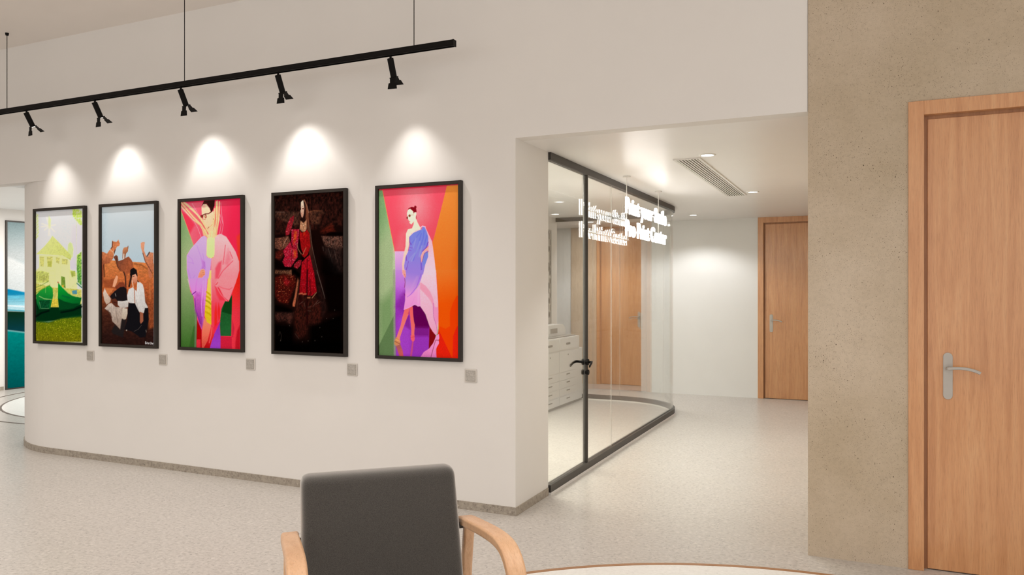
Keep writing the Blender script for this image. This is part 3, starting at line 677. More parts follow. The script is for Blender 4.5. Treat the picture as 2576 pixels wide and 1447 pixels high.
    for p, w in (([(110, 200), (300, 430), (430, 560), (560, 770)], 28), ([(150, 195), (300, 330), (430, 450), (575, 720)], 26), ([(100, 255), (290, 470), (420, 570), (530, 760)], 22), ([(180, 205), (330, 340), (470, 540), (590, 740)], 20), ([(690, 185), (690, 480), (650, 770)], 26), ([(735, 185), (730, 450), (680, 750)], 22), ([(660, 300), (645, 600), (625, 770)], 22), ([(700, 170), (715, 500), (665, 760)], 16), ([(640, 480), (600, 620), (590, 760)], 22)):
        c.line((247, 208, 150), p, w, .95, 1)
    for p in ([(130, 220), (310, 420), (490, 590)], [(200, 300), (420, 480), (540, 690)], [(330, 510), (440, 590), (530, 770)], [(672, 240), (668, 560)], [(708, 250), (705, 560), (680, 740)], [(655, 480), (640, 640)], [(620, 560), (545, 620)]): c.line((176, 112, 56), p, 6, .75, .9)
    for p in ([(285, 210), (400, 410)], [(180, 200), (330, 310)], [(95, 270), (320, 510), (380, 620), (435, 770)], [(745, 390), (800, 560), (770, 735)], [(735, 450), (765, 560), (735, 735)], [(760, 200), (775, 400), (798, 540)]): c.line((255, 165, 178), p, 8, .85, 1)
    c.line((90, 24, 22), [(430, 415), (470, 400), (500, 385), (560, 378), (605, 345)], 16, .95); c.dot((110, 30, 26), 447, 425, 26, 24, .9); c.dot((120, 40, 30), 508, 425, 18, 34, .85); c.dot((240, 180, 140), 505, 425, 8, 20, .6)
    c.line((150, 60, 40), [(470, 470), (505, 478)], 9, .8); c.line((120, 60, 30), [(550, 620), (560, 600)], 8, .8)
    c.dot((250, 205, 160), 622, 430, 24, 45, .9); c.dot((130, 60, 40), 637, 468, 7, 9, .8)
    c.poly(((240, 168, 130), (225, 130, 100), (430, 1300), (450, 1440)), [(430, 1305), (475, 1292), (500, 1330), (500, 1390), (470, 1415), (450, 1440), (380, 1440), (398, 1370)], 1, 1.1)
    for y in (1330, 1362, 1395): c.line((176, 84, 60), [(425, y), (490, y-12)], 6, .8)
def art4(c):
    c.set(680, 470, 6.575)
    c.fill((20, 6, 4))
    c.poly((40, 16, 11), [(60, 130), (1200, 80), (1200, 640), (60, 800)], .9, 6, (1.0, 3.5, 6, 3))
    c.poly((74, 44, 32), [(66, 410), (250, 405), (480, 420), (470, 620), (400, 640), (66, 500)], .8, 6, (0.9, 2.5, 4, 4))
    c.poly((78, 44, 30), [(640, 395), (870, 385), (900, 440), (830, 460), (810, 620), (680, 620), (640, 470)], .8, 6, (0.9, 2.5, 4, 5))
    c.line((120, 96, 86), [(80, 418), (230, 420)], 8, .7, 1.5); c.line((150, 84, 50), [(640, 415), (720, 395), (830, 400)], 9, .7, 1.5); c.line((110, 60, 40), [(820, 400), (826, 580)], 8, .5, 2)
    c.poly((92, 26, 14), [(830, 720), (960, 640), (1010, 610), (1080, 740), (1000, 770), (840, 770)], .7, 8, (0.7, 2.5, 2.5, 6))
    c.poly((4, 1, 1), [(930, 770), (1000, 745), (1200, 760), (1200, 815), (940, 810)], .9, 4)
    c.poly((96, 62, 50), [(840, 815), (1195, 818), (1195, 1000), (1150, 1060), (990, 1010), (900, 980)], .85, 3, (0.9, 2.2, 3, 7))
    c.poly((40, 26, 22), [(860, 1000), (1195, 1000), (1195, 1447), (1050, 1447), (930, 1150)], .8, 10, (0.9, 2.5, 6, 8))
    for p in ([(1100, 830), (1010, 1010)], [(1130, 850), (1195, 1000)], [(960, 1020), (1030, 1260)], [(1060, 1050), (1090, 1200)], [(870, 990), (880, 1060)], [(975, 830), (972, 980)]): c.line((128, 106, 94), p, 6, .6, 1.5)
    c.poly((2, 1, 1), [(850, 1140), (1000, 1180), (1180, 1447), (830, 1447)], .8, 14)
    c.poly((120, 70, 52), [(66, 850), (150, 845), (300, 815), (330, 900), (260, 1010), (160, 1050), (66, 1010)], .85, 3, (0.8, 2.2, 2.8, 9))
    c.line((196, 140, 112), [(275, 850), (210, 975)], 12, .8, 1.5); c.line((150, 96, 70), [(250, 850), (200, 900)], 8, .6)
    c.poly((6, 1, 1), [(100, 1200), (200, 1280), (380, 1340), (380, 1447), (60, 1330), (66, 1220)], .9, 6)
    # red textile
    sp = (255, 110, 130)
    c.poly((150, 26, 36), [(392, 470), (385, 560), (345, 700), (315, 790), (255, 810), (250, 740), (290, 600), (330, 520)], .95, 2, (0.4, 2, 2, 21, sp, .2))
    c.poly((100, 26, 18), [(90, 1080), (200, 1030), (230, 1120), (160, 1210), (80, 1180)], .8, 6, (.6, 2, 2, 22, (200, 100, 60), .15))
    c.poly((172, 20, 44), [(345, 705), (480, 700), (465, 900), (445, 1030), (455, 1160), (400, 1240), (340, 1330), (240, 1320), (200, 1240), (240, 1150), (210, 1060), (290, 960), (345, 890)], 1, 2, (0.4, 2, 2, 23, sp, .27))
    c.poly((220, 70, 20), [(395, 730), (440, 740), (430, 880), (380, 960)], .7, 5, (0.5, 2, 2, 24, (255, 170, 40), .3)); c.poly((220, 80, 24), [(385, 1040), (435, 1060), (430, 1160), (385, 1180)], .7, 5, (0.5, 2, 2, 25, (255, 170, 40), .3))
    c.line((20, 2, 4), [(345, 730), (338, 900), (365, 1000)], 14, .8, 2); c.line((40, 2, 6), [(355, 1040), (355, 1280)], 8, .7, 2)
    c.poly((150, 22, 34), [(400, 1275), (470, 1215), (520, 1205), (500, 1300), (445, 1360), (390, 1325)], 1, 2, (0.4, 2, 2, 26, sp, .25))
    # figure
    c.poly(((112, 58, 38), (44, 22, 18), (600, 400), (760, 1300)), [(540, 212), (575, 225), (605, 300), (632, 425), (645, 620), (680, 880), (740, 1250), (790, 1452), (700, 1452), (640, 1100), (610, 700), (560, 400)], 1, 1.6, (.35, 2, 8, 31))
    c.line((170, 118, 90), [(560, 215), (610, 330), (636, 430)], 10, .85, 1.2); c.line((150, 90, 60), [(585, 330), (625, 560), (650, 740)], 9, .6, 1.5)
    c.line((120, 96, 82), [(655, 640), (690, 980), (760, 1300), (800, 1452)], 8, .75, 1.3)
    c.poly(((250, 228, 196), (214, 150, 122), (515, 250), (530, 500)), [(507, 255), (532, 225), (552, 232), (560, 330), (556, 440), (540, 520), (515, 500), (502, 440), (498, 395), (510, 370), (505, 320)], 1, 1.1)
    c.dot((90, 24, 16), 541, 362, 12, 14, .9); c.line((110, 60, 44), [(525, 325), (545, 322)], 5, .7); c.dot((176, 60, 50), 515, 440, 8, 6, .7); c.line((196, 120, 90), [(520, 460), (550, 470)], 8, .4, 2)
    c.poly((30, 12, 10), [(545, 235), (575, 260), (590, 400), (580, 520), (545, 560), (525, 530), (552, 470), (566, 360)], .9, 1.6)
    c.poly((204, 140, 100), [(500, 560), (545, 600), (600, 545), (600, 700), (570, 745), (530, 745), (485, 700)], .95, 2, (.35, 2, 3, 33, (255, 225, 180), .25))
    c.poly((160, 14, 16), [(485, 720), (520, 760), (570, 745), (602, 710), (645, 770), (665, 990), (620, 1120), (560, 1180), (520, 1130), (500, 1000), (480, 850)], 1, 1.8, (.3, 2, 3, 34, (220, 70, 50), .12))
    c.poly((206, 40, 18), [(545, 750), (580, 750), (575, 800), (545, 810)], .9, 2)
    c.line((8, 1, 1), [(478, 880), (500, 1040), (530, 1100)], 26, .9, 2); c.line((190, 120, 88), [(440, 940), (460, 1030), (510, 1110)], 14, .75, 1.6); c.line((200, 120, 84), [(590, 1010), (560, 1070), (540, 1120)], 12, .8, 1.5)
    c.dot((8, 1, 1), 535, 1190, 30, 34, .9, 2)
    c.poly(((176, 16, 30), (176, 10, 22), (600, 1200), (600, 1440)), [(520, 1250), (590, 1180), (655, 1120), (700, 1330), (722, 1452), (508, 1452)], 1, 1.8, (.35, 2, 4, 35, (226, 60, 80), .15))
    c.line((70, 4, 10), [(610, 1200), (605, 1447)], 14, .7, 2)
    c.set(680, 680, 6.575)
    c.poly((112, 70, 48), [(66, 0), (350, 0), (345, 150), (240, 60), (66, 60)], .8, 5, (.8, 2.2, 2.2, 41))
    c.line((180, 110, 76), [(340, 0), (345, 80), (335, 150)], 16, .7, 2)
    c.poly((76, 14, 9), [(66, 120), (220, 60), (400, 90), (430, 210), (350, 420), (300, 560), (150, 530), (66, 420)], .95, 6, (.6, 2, 2, 42, (240, 130, 80), .2))
    c.poly((180, 20, 30), [(240, 110), (330, 190), (290, 260), (220, 220)], .6, 6, (.5, 2, 2, 43, (255, 120, 120), .25))
    c.line((0, 0, 0), [(400, 20), (470, 80)], 60, .9, 4); c.poly((1, 0, 0), [(66, 560), (200, 590), (330, 640), (400, 690), (300, 745), (150, 745), (66, 700)], .9, 8)
    c.poly((70, 36, 28), [(70, 700), (400, 700), (370, 800), (330, 900), (240, 830), (140, 850), (70, 780)], .75, 7, (.9, 2, 3, 44))
    c.poly((52, 18, 12), [(450, 390), (700, 380), (820, 500), (860, 700), (840, 890), (640, 910), (600, 1060), (480, 1140), (405, 1100), (395, 700)], .9, 8, (.8, 2.2, 5, 45))
    c.poly(((176, 10, 24), (150, 10, 18), (600, 0), (600, 380)), [(510, 0), (722, 0), (772, 350), (690, 420), (480, 400), (482, 300), (500, 150)], 1, 1.8, (.3, 2, 4, 46, (250, 60, 90), .18))
    c.line((30, 2, 4), [(612, 0), (605, 400), (608, 900)], 22, .85, 3); c.line((60, 4, 8), [(655, 150), (662, 420)], 14, .7, 2); c.line((40, 2, 4), [(500, 420), (500, 560)], 40, .6, 5)
    for p in ([(480, 392), (525, 382)], [(545, 398), (590, 392)], [(620, 455), (652, 455)]): c.line((206, 124, 80), p, 24, .75, 1.8)
    c.line((186, 122, 84), [(690, 460), (762, 370)], 15, .8, 1.6)
    for p in ([(705, 600), (790, 500)], [(480, 560), (540, 520)], [(760, 560), (830, 520)], [(620, 610), (668, 605)], [(620, 670), (668, 675)], [(560, 540), (570, 600)]): c.line((124, 96, 82), p, 9, .55, 1.5)
    c.poly(((176, 96, 64), (210, 110, 72), (460, 150), (390, 580)), [(455, 130), (470, 180), (438, 420), (405, 605), (370, 600), (368, 560), (400, 430), (430, 250)], .9, 2.5, (.3, 2, 2, 48)); c.line((120, 70, 50), [(480, 160), (440, 640)], 6, .6, 1.5)
    c.poly((34, 16, 13), [(722, 0), (800, 0), (850, 200), (905, 470), (940, 640), (860, 800), (830, 500), (772, 350)], .85, 5, (.6, 2.2, 6, 49))
    c.line((136, 116, 104), [(770, 0), (830, 200), (870, 340), (905, 470)], 8, .8, 1.3)
    c.poly((1, 0, 0), [(880, 0), (1200, 60), (1200, 700), (960, 700), (900, 380)], .75, 10)
    c.poly((0, 0, 0), [(60, 1180), (1200, 1180), (1200, 1400), (60, 1400)], .95, 20); c.poly((0, 0, 0), [(660, 940), (1200, 700), (1200, 1300), (640, 1300)], .9, 14); c.poly((0, 0, 0), [(60, 880), (220, 900), (380, 930), (390, 1300), (60, 1300)], .9, 12)
    for x, y in ((318, 918), (168, 1165), (625, 1170), (530, 1185), (738, 1165), (852, 1102), (1040, 800), (1065, 660), (820, 950), (932, 798)): c.dot((120, 104, 92), x, y, 6, 9, .6, 1.4)
    c.line((84, 66, 54), [(140, 1080), (158, 1010), (185, 1085), (172, 1160)], 6, .6, 1.5); c.line((110, 84, 70), [(410, 1050), (470, 1130)], 8, .5, 2)
def art5(c):
    c.set(940, 450, 6.03)
    c.fill(((112, 146, 96), (146, 162, 118), (80, 600), (320, 800)))
    c.poly((176, 182, 152), [(295, 900), (325, 1100), (330, 1447), (290, 1447)], .6, 4)
    c.poly((255, 80, 98), [(130, 160), (1115, 100), (900, 960), (880, 1110), (322, 1110)], 1, 1.2)
    for k, (rx, ry) in enumerate(((330, 480), (270, 400), (210, 320), (150, 220), (90, 130))): c.dot((255, 98+k*14, 112+k*12), 640, 420, rx, ry, .42, 16)
    c.poly((255, 122, 132), [(320, 1100), (400, 800), (520, 760), (480, 1100)], .5, 14)
    c.poly((196, 24, 50), [(75, 150), (1290, 70), (1290, 98), (75, 178)], .75, 2)
    c.line((246, 140, 60), [(136, 175), (225, 640), (318, 1095)], 7, .8)
    c.poly(((255, 140, 58), (255, 118, 38), (1180, 150), (1100, 1400)), [(1110, 108), (1295, 95), (1295, 1452), (945, 1452), (890, 960), (920, 880)], 1, 1.2)
    c.poly((255, 92, 12), [(1295, 850), (1200, 1200), (1180, 1452), (1295, 1452)], .3, 12)
    c.poly(((245, 184, 228), (204, 140, 222), (400, 1110), (400, 1440)), [(322, 1100), (620, 1100), (620, 1452), (330, 1452)], 1, 1.2)
    c.set(940, 680, 6.03)
    c.poly(((112, 144, 94), (88, 120, 70), (150, 0), (150, 1200)), [(70, -6), (300, -6), (330, 640), (335, 1320), (70, 1320)], .0, 3)
    c.poly((84, 116, 66), [(70, 500), (300, 300), (330, 640), (335, 1320), (70, 1320)], .6, 26)
    c.poly((80, 104, 64), [(76, 1150), (335, 630), (340, 1320), (70, 1310)], .85, 1.5); c.line((138, 134, 122), [(310, 0), (312, 600), (322, 1310)], 30, .75, 3)
    c.poly(((204, 140, 222), (134, 44, 158), (400, 0), (400, 500)), [(330, 0), (480, 0), (700, 500), (850, 850), (838, 1340), (340, 1320), (330, 700)], 1, 1.2)
    c.poly((118, 32, 136), [(330, 560), (400, 400), (480, 300), (500, 700), (460, 640)], .6, 10); c.poly((150, 62, 178), [(340, 760), (420, 700), (560, 800), (560, 1300), (345, 1310)], .6, 14)
    c.poly((86, 2, 68), [(460, 350), (600, 520), (700, 530), (780, 650), (850, 855), (830, 890), (720, 880), (660, 885), (600, 860), (592, 700), (560, 600)], 1, 2.5); c.poly((108, 20, 108), [(590, 860), (850, 860), (840, 1000), (600, 1000)], .8, 8); c.poly((112, 24, 116), [(480, 700), (540, 690), (560, 900), (470, 850)], .7, 6)
    c.poly(((255, 122, 44), (255, 84, 8), (1050, 0), (1150, 500)), [(942, -8), (1295, -8), (1295, 1380), (940, 1380), (985, 900), (962, 300)], 1, 1.2)
    c.poly((232, 62, 4), [(1295, 380), (1260, 390), (1200, 500), (1155, 640), (1160, 850), (1090, 890), (1000, 850), (985, 900), (1180, 1330), (1295, 1380)], 1, 2); c.poly((206, 30, 12), [(1295, 820), (1250, 880), (1205, 1000), (1195, 1330), (1295, 1380)], 1, 2)
    c.poly((202, 28, 12), [(985, 900), (1190, 1330), (940, 1380), (955, 1100)], 1, 1.2)
    c.poly((116, 10, 14), [(846, 850), (945, 985), (920, 1100), (836, 1200)], 1, 1.2)
    # cape
    c.poly(((255, 205, 216), (236, 160, 190), (820, 0), (860, 900)), [(740, 0), (945, 0), (960, 250), (975, 450), (982, 620), (978, 820), (965, 960), (940, 985), (895, 930), (850, 855), (790, 670), (705, 545), (700, 200)], 1, 1.2)
    c.poly((238, 150, 176), [(706, 180), (790, 240), (860, 330), (905, 440), (902, 540), (850, 440), (770, 350), (702, 280)], .9, 2); c.poly((224, 136, 178), [(890, 420), (930, 560), (975, 560), (978, 760), (955, 850), (912, 740), (900, 600)], .9, 2)
    c.line((150, 70, 130), [(905, 500), (908, 700), (955, 860), (965, 990)], 7, .8); c.line((255, 120, 140), [(945, 20), (975, 450), (982, 800)], 6, .7)
    c.set(940, 450, 6.03)
    c.poly(((246, 180, 200), (255, 205, 218), (850, 900), (850, 1400)), [(735, 715), (780, 722), (830, 830), (885, 950), (920, 1200), (948, 1452), (735, 1452), (780, 1250), (830, 1150), (830, 900)], 1, 1.2)
    c.line((250, 210, 240), [(690, 760), (740, 716), (785, 730)], 14, .8)
    c.poly(((128, 142, 232), (160, 128, 222), (700, 800), (600, 1400)), [(722, 770), (745, 728), (775, 735), (805, 800), (828, 880), (832, 1010), (770, 1080), (820, 1100), (826, 1180), (785, 1290), (750, 1452), (468, 1452), (458, 1330), (482, 1190), (522, 1110), (545, 1000), (540, 880), (600, 820), (670, 788)], 1, 1.2)
    for p, w in (([(600, 1240), (660, 1060), (722, 830)], 16), ([(700, 1060), (752, 900), (765, 780)], 16), ([(770, 1000), (805, 860)], 18), ([(560, 1000), (640, 900), (710, 800)], 12), ([(735, 1380), (725, 1250)], 14)): c.line((92, 96, 204), p, w, .6, 2)
    for p, w in (([(570, 1250), (650, 1100), (700, 950)], 18), ([(640, 900), (600, 1050)], 14), ([(690, 1180), (730, 1020)], 18), ([(500, 1330), (560, 1200), (620, 1130)], 12)): c.line((178, 186, 250), p, w, .6, 2.5)
    for p, w in (([(545, 885), (548, 960), (570, 1000)], 12), ([(540, 1040), (588, 1050)], 8), ([(528, 1080), (570, 1090)], 8), ([(490, 1150), (500, 1240)], 12), ([(825, 960), (800, 1040), (740, 1100)], 14), ([(530, 1250), (490, 1400)], 10), ([(715, 1180), (722, 1400)], 12)): c.line((96, 36, 140), p, w, .75, 1.4)
    c.poly((126, 140, 230), [(770, 1120), (822, 1105), (826, 1175), (785, 1290), (755, 1330), (745, 1250)], .9, 1.5)
    c.poly(((254, 232, 206), (250, 190, 170), (560, 700), (450, 1400)), [(612, 600), (640, 590), (665, 660), (700, 725), (715, 760), (640, 790), (580, 825), (540, 880), (538, 1000), (515, 1110), (478, 1200), (460, 1330), (478, 1452), (440, 1452), (430, 1290), (460, 1130), (482, 1030), (490, 830), (520, 765), (580, 752), (606, 690)], 1, 1.2)
    c.line((255, 250, 240), [(545, 870), (600, 815), (710, 765)], 8, .8)
    c.poly((254, 236, 210), [(520, 472), (560, 448), (604, 500), (648, 505), (645, 560), (632, 605), (600, 660), (570, 692), (545, 672), (532, 630), (512, 590), (505, 520)], 1, 1.1)
    c.poly((118, 10, 22), [(512, 485), (530, 446), (575, 424), (614, 430), (618, 410), (636, 406), (652, 425), (645, 450), (652, 500), (648, 510), (622, 506), (606, 530), (600, 495), (550, 452), (520, 470)], 1, 1.1); c.line((130, 20, 30), [(648, 560), (646, 610)], 9, .8)
    c.dot((120, 50, 30), 545, 560, 16, 22, .95); c.dot((110, 36, 24), 510, 592, 13, 18, .95); c.line((90, 40, 24), [(512, 575), (545, 550), (610, 545)], 5, .8); c.dot((236, 90, 90), 546, 648, 8, 7, .8); c.line((226, 160, 130), [(600, 660), (575, 690)], 6, .7)
    c.poly((252, 170, 160), [(832, 1025), (832, 1085), (790, 1105), (755, 1150), (735, 1240), (722, 1275), (712, 1180), (740, 1110), (790, 1060)], 1, 1.2); c.line((110, 20, 60), [(822, 1108), (770, 1130), (735, 1260)], 7, .7)
    c.set(940, 680, 6.03)
    c.poly(((160, 128, 222), (220, 142, 206), (600, 40), (560, 380)), [(475, 0), (752, 0), (722, 130), (690, 220), (600, 350), (505, 412), (482, 330), (470, 150)], 1, 1.2)
    c.line((120, 60, 176), [(720, 60), (650, 260), (560, 370), (510, 410)], 10, .7, 1.5); c.line((224, 170, 240), [(660, 100), (560, 300)], 26, .4, 4); c.line((120, 20, 60), [(470, 120), (478, 180), (470, 260)], 8, .8)
    c.poly(((232, 160, 208), (214, 130, 190), (600, 250), (560, 580)), [(480, 330), (505, 412), (600, 350), (700, 215), (708, 545), (670, 552), (630, 522), (600, 530), (560, 565), (480, 605), (455, 600), (478, 450)], 1, 1.2)
    c.line((246, 190, 226), [(680, 280), (675, 500)], 16, .5, 3); c.line((170, 90, 150), [(625, 400), (560, 560)], 6, .4, 2); c.line((248, 200, 230), [(460, 596), (540, 565), (620, 524), (700, 546)], 6, .7)
    c.poly((246, 160, 150), [(430, 0), (482, 0), (492, 90), (476, 120), (455, 90), (440, 50)], 1, 1.1); c.line((150, 30, 40), [(470, 60), (480, 110)], 6, .7)
    c.poly(((236, 104, 100), (244, 130, 116), (480, 600), (370, 1000)), [(468, 600), (538, 572), (532, 660), (480, 790), (440, 900), (402, 1010), (392, 1080), (340, 1070), (360, 980), (410, 840), (440, 700)], 1, 1.2)
    c.poly(((226, 92, 92), (236, 110, 100), (570, 600), (600, 1000)), [(540, 570), (592, 545), (600, 680), (612, 780), (625, 830), (615, 960), (618, 1040), (570, 1040), (572, 900), (558, 760)], 1, 1.2); c.poly((176, 50, 90), [(515, 660), (545, 690), (540, 600)], .7, 2)
    c.poly((186, 124, 70), [(318, 1060), (345, 1010), (380, 1040), (408, 1080), (400, 1140), (345, 1155), (312, 1120)], .9, 1.2); c.line((110, 50, 30), [(320, 1080), (400, 1120)], 8, .8); c.line((240, 170, 110), [(335, 1050), (395, 1080)], 7, .8)
    c.poly(((150, 80, 74), (190, 80, 76), (370, 1150), (430, 1300)), [(338, 1150), (405, 1125), (440, 1220), (455, 1330), (400, 1330)], .95, 1.2)
    c.poly((226, 90, 96), [(560, 990), (620, 980), (622, 1060), (595, 1095), (566, 1050)], .95, 1.2); c.line((150, 40, 40), [(565, 1020), (618, 1010)], 6, .7); c.poly((176, 66, 110), [(582, 1090), (606, 1080), (595, 1200), (575, 1330), (550, 1320)], .9, 1.2)
    c.poly(((222, 140, 184), (200, 108, 164), (900, 1050), (860, 1300)), [(950, 990), (990, 970), (996, 1030), (985, 1060), (992, 1110), (960, 1165), (945, 1200), (955, 1350), (700, 1330), (760, 1240), (840, 1190), (900, 1110), (935, 1030)], 1, 1.2)
    c.line((120, 40, 60), [(940, 1060), (900, 1200), (866, 1330)], 9, .75); c.line((110, 30, 50), [(945, 1060), (985, 1062)], 12, .7)

M_PRINT, nt, b = mat('matte_print', (1, 1, 1), 0.7, spec=0.0)
at = N(nt, 'ShaderNodeVertexColor'); at.layer_name = 'ink'; nt.links.new(at.outputs[0], b.inputs['Base Color'])
ART_E = np.array([0.80, 0.73, 0.66])      # light falling on the wall there, divides out of the photographed ink
def print_mesh(x0, x1, z0, z1, nx, nz, paint_fn, loc, yplane, axis='X', E=ART_E, gain=1.0):
    """grid sheet in the plane; ink colours live on the vertices"""
    U = np.linspace(0, 1, nx); V = np.linspace(0, 1, nz)
    UU, VV = np.meshgrid(U, V)
    Z = z0+(z1-z0)*(1-VV)
    if axis == 'X': Xw = x0+(x1-x0)*UU; Yw = np.full_like(Xw, yplane)
    else: Yw = x0+(x1-x0)*UU; Xw = np.full_like(Yw, yplane)
    d = FV.x*Xw+FV.y*Yw; k = RV.x*Xw+RV.y*Yw
    PX = CX+F_PX*k/d; PY = HY-F_PX*(Z-EYE)/d
    cv = Canvas(PX, PY); paint_fn(cv)
    cv.C *= (1+0.09*(vnoise(PX, PY, 1.2, 1.2, 99)-0.5))[..., None]
    col = s2l(np.clip(cv.C*gain, 0, 255))/np.array(E); mxc = col.max(-1, keepdims=True); col = np.clip(np.where(mxc > 0.95, col*0.95/np.maximum(mxc, 1e-6), col), 0.0, 0.95)
    me = bpy.data.meshes.new('print')
    co = np.stack([Xw-loc[0], Yw-loc[1], Z-loc[2]], -1).reshape(-1, 3)
    idx = np.arange(nx*nz).reshape(nz, nx)
    q = np.stack([idx[1:, :-1], idx[1:, 1:], idx[:-1, 1:], idx[:-1, :-1]], -1).reshape(-1, 4)
    me.vertices.add(len(co)); me.vertices.foreach_set('co', co.ravel())
    me.loops.add(q.size); me.loops.foreach_set('vertex_index', q.ravel())
    me.polygons.add(len(q)); me.polygons.foreach_set('loop_start', np.arange(0, q.size, 4)); me.polygons.foreach_set('loop_total', np.full(len(q), 4))
    me.update(); me.validate()
    ca = me.color_attributes.new('ink', 'FLOAT_COLOR', 'POINT')
    ca.data.foreach_set('color', np.concatenate([col.reshape(-1, 3), np.ones((nx*nz, 1))], 1).ravel())
    me.materials.append(M_PRINT)
    return me

PICS = [(83, 211, art1, 130, 'framed photograph of green boats before a thatched house, leftmost on the gallery wall'),
        (248, 392, art2, 150, 'framed photograph of camels and two seated people in desert under grey sky'),
        (447, 609, art3, 170, 'framed photograph of a person in lilac and pink robe flinging blond braids'),
        (683, 869, art4, 190, 'framed dark photograph of a veiled person in red dress by stone steps'),
        (944, 1159, art5, 220, 'framed photograph of a person in draped blue dress against pink and orange')]
ZT, ZB, PD, BW = 2.255, 1.010, 0.030, 0.024
for pl, pr, fn, res, lab in PICS:
    xl = on_wall(pl, 700, YW-PD)[0]; xr = on_wall(pr, 700, YW-PD)[0]; xc = (xl+xr)/2; xl, xr = xc-0.352, xc+0.352
    loc = Vector((xc, YW, ZB))
    t = thing('framed_photograph', lab, 'picture', loc)
    bm = bmesh.new(); y0, y1 = YW-PD, YW-0.001
    add_box(bm, xl, xl+BW, y0, y1, ZB, ZT); add_box(bm, xr-BW, xr, y0, y1, ZB, ZT)
    add_box(bm, xl+BW, xr-BW, y0, y1, ZB, ZB+BW); add_box(bm, xl+BW, xr-BW, y0, y1, ZT-BW, ZT)
    obj('picture_frame', bm, M_FRAME, t, off=loc, bevel=0.001)
    obj('backing_board', box(xl+BW, xr-BW, YW-0.012, YW-0.002, ZB+BW, ZT-BW), M_FRAME, t, off=loc)
    me = print_mesh(xl+BW, xr-BW, ZB+BW, ZT-BW, res, int(res*1.85), fn, loc, YW-0.015, gain={'art1': 1.03, 'art2': 1.0, 'art3': 1.08, 'art4': 0.84, 'art5': 1.08}[fn.__name__])
    o = bpy.data.objects.new('print', me); link(o); o.parent = t

# plaques beside the pictures
for (a, b_, ty, by), nm in zip([(221, 236, 883, 906), (403, 419, 893, 916), (620, 643, 902, 930), (874, 900, 915, 944), (1170, 1200, 929, 962)],
                           ['green boats', 'camels', 'braided hair', 'veiled person', 'blue dress']):
    xl, zt = on_wall(a, ty, YW); xr, zb = on_wall(b_, by, YW); xc = (xl+xr)/2; zc = (zt+zb)/2; h = 0.046
    loc = Vector((xc, YW, zc))
    t = thing('wall_plaque', 'small square metal plaque on the wall right below the %s picture' % nm, 'plaque', loc, group='square plaques beside the pictures')
    obj('holder', box(-h, h, -0.008, -0.001, -h, h), M_ACRYL, t, bevel=0.003)
    k = h*0.80
    obj('plate', box(-k, k, -0.013, -0.008, -k, k), M_ETCH, t, bevel=0.001)

# ------------------------------------------------------------------ track and spotlights
TY, TZ = 4.40, 3.13
XE = -2.43
loc = Vector((XE, TY, TZ))
t = thing('lighting_track', 'long black track hung on thin wires above the framed pictures', 'track light', loc)
bm = bmesh.new(); add_box(bm, -9.5, XE, TY-0.019, TY+0.019, TZ-0.036, TZ-0.004)
add_box(bm, -9.5, XE, TY-0.019, TY-0.012, TZ-0.044, TZ-0.036); add_box(bm, -9.5, XE, TY+0.012, TY+0.019, TZ-0.044, TZ-0.036)
obj('rail', bm, M_BLACK, t, off=loc, bevel=0.001)
obj('end_cap', box(XE-0.001, XE+0.004, TY-0.020, TY+0.020, TZ-0.045, TZ-0.003), M_BLACK, t, off=loc)
for x in (-6.99, -4.82, -2.735):
    w = obj('suspension_wire', cyl((x, TY, TZ-0.005), (x, TY, HR-0.02), 0.0028, seg=8), M_BLACK, t, off=loc)
    obj('ceiling_cap', cyl((x, TY, HR-0.022), (x, TY, HR), 0.012, 0.016, seg=20), M_BLACK, w, off=loc)

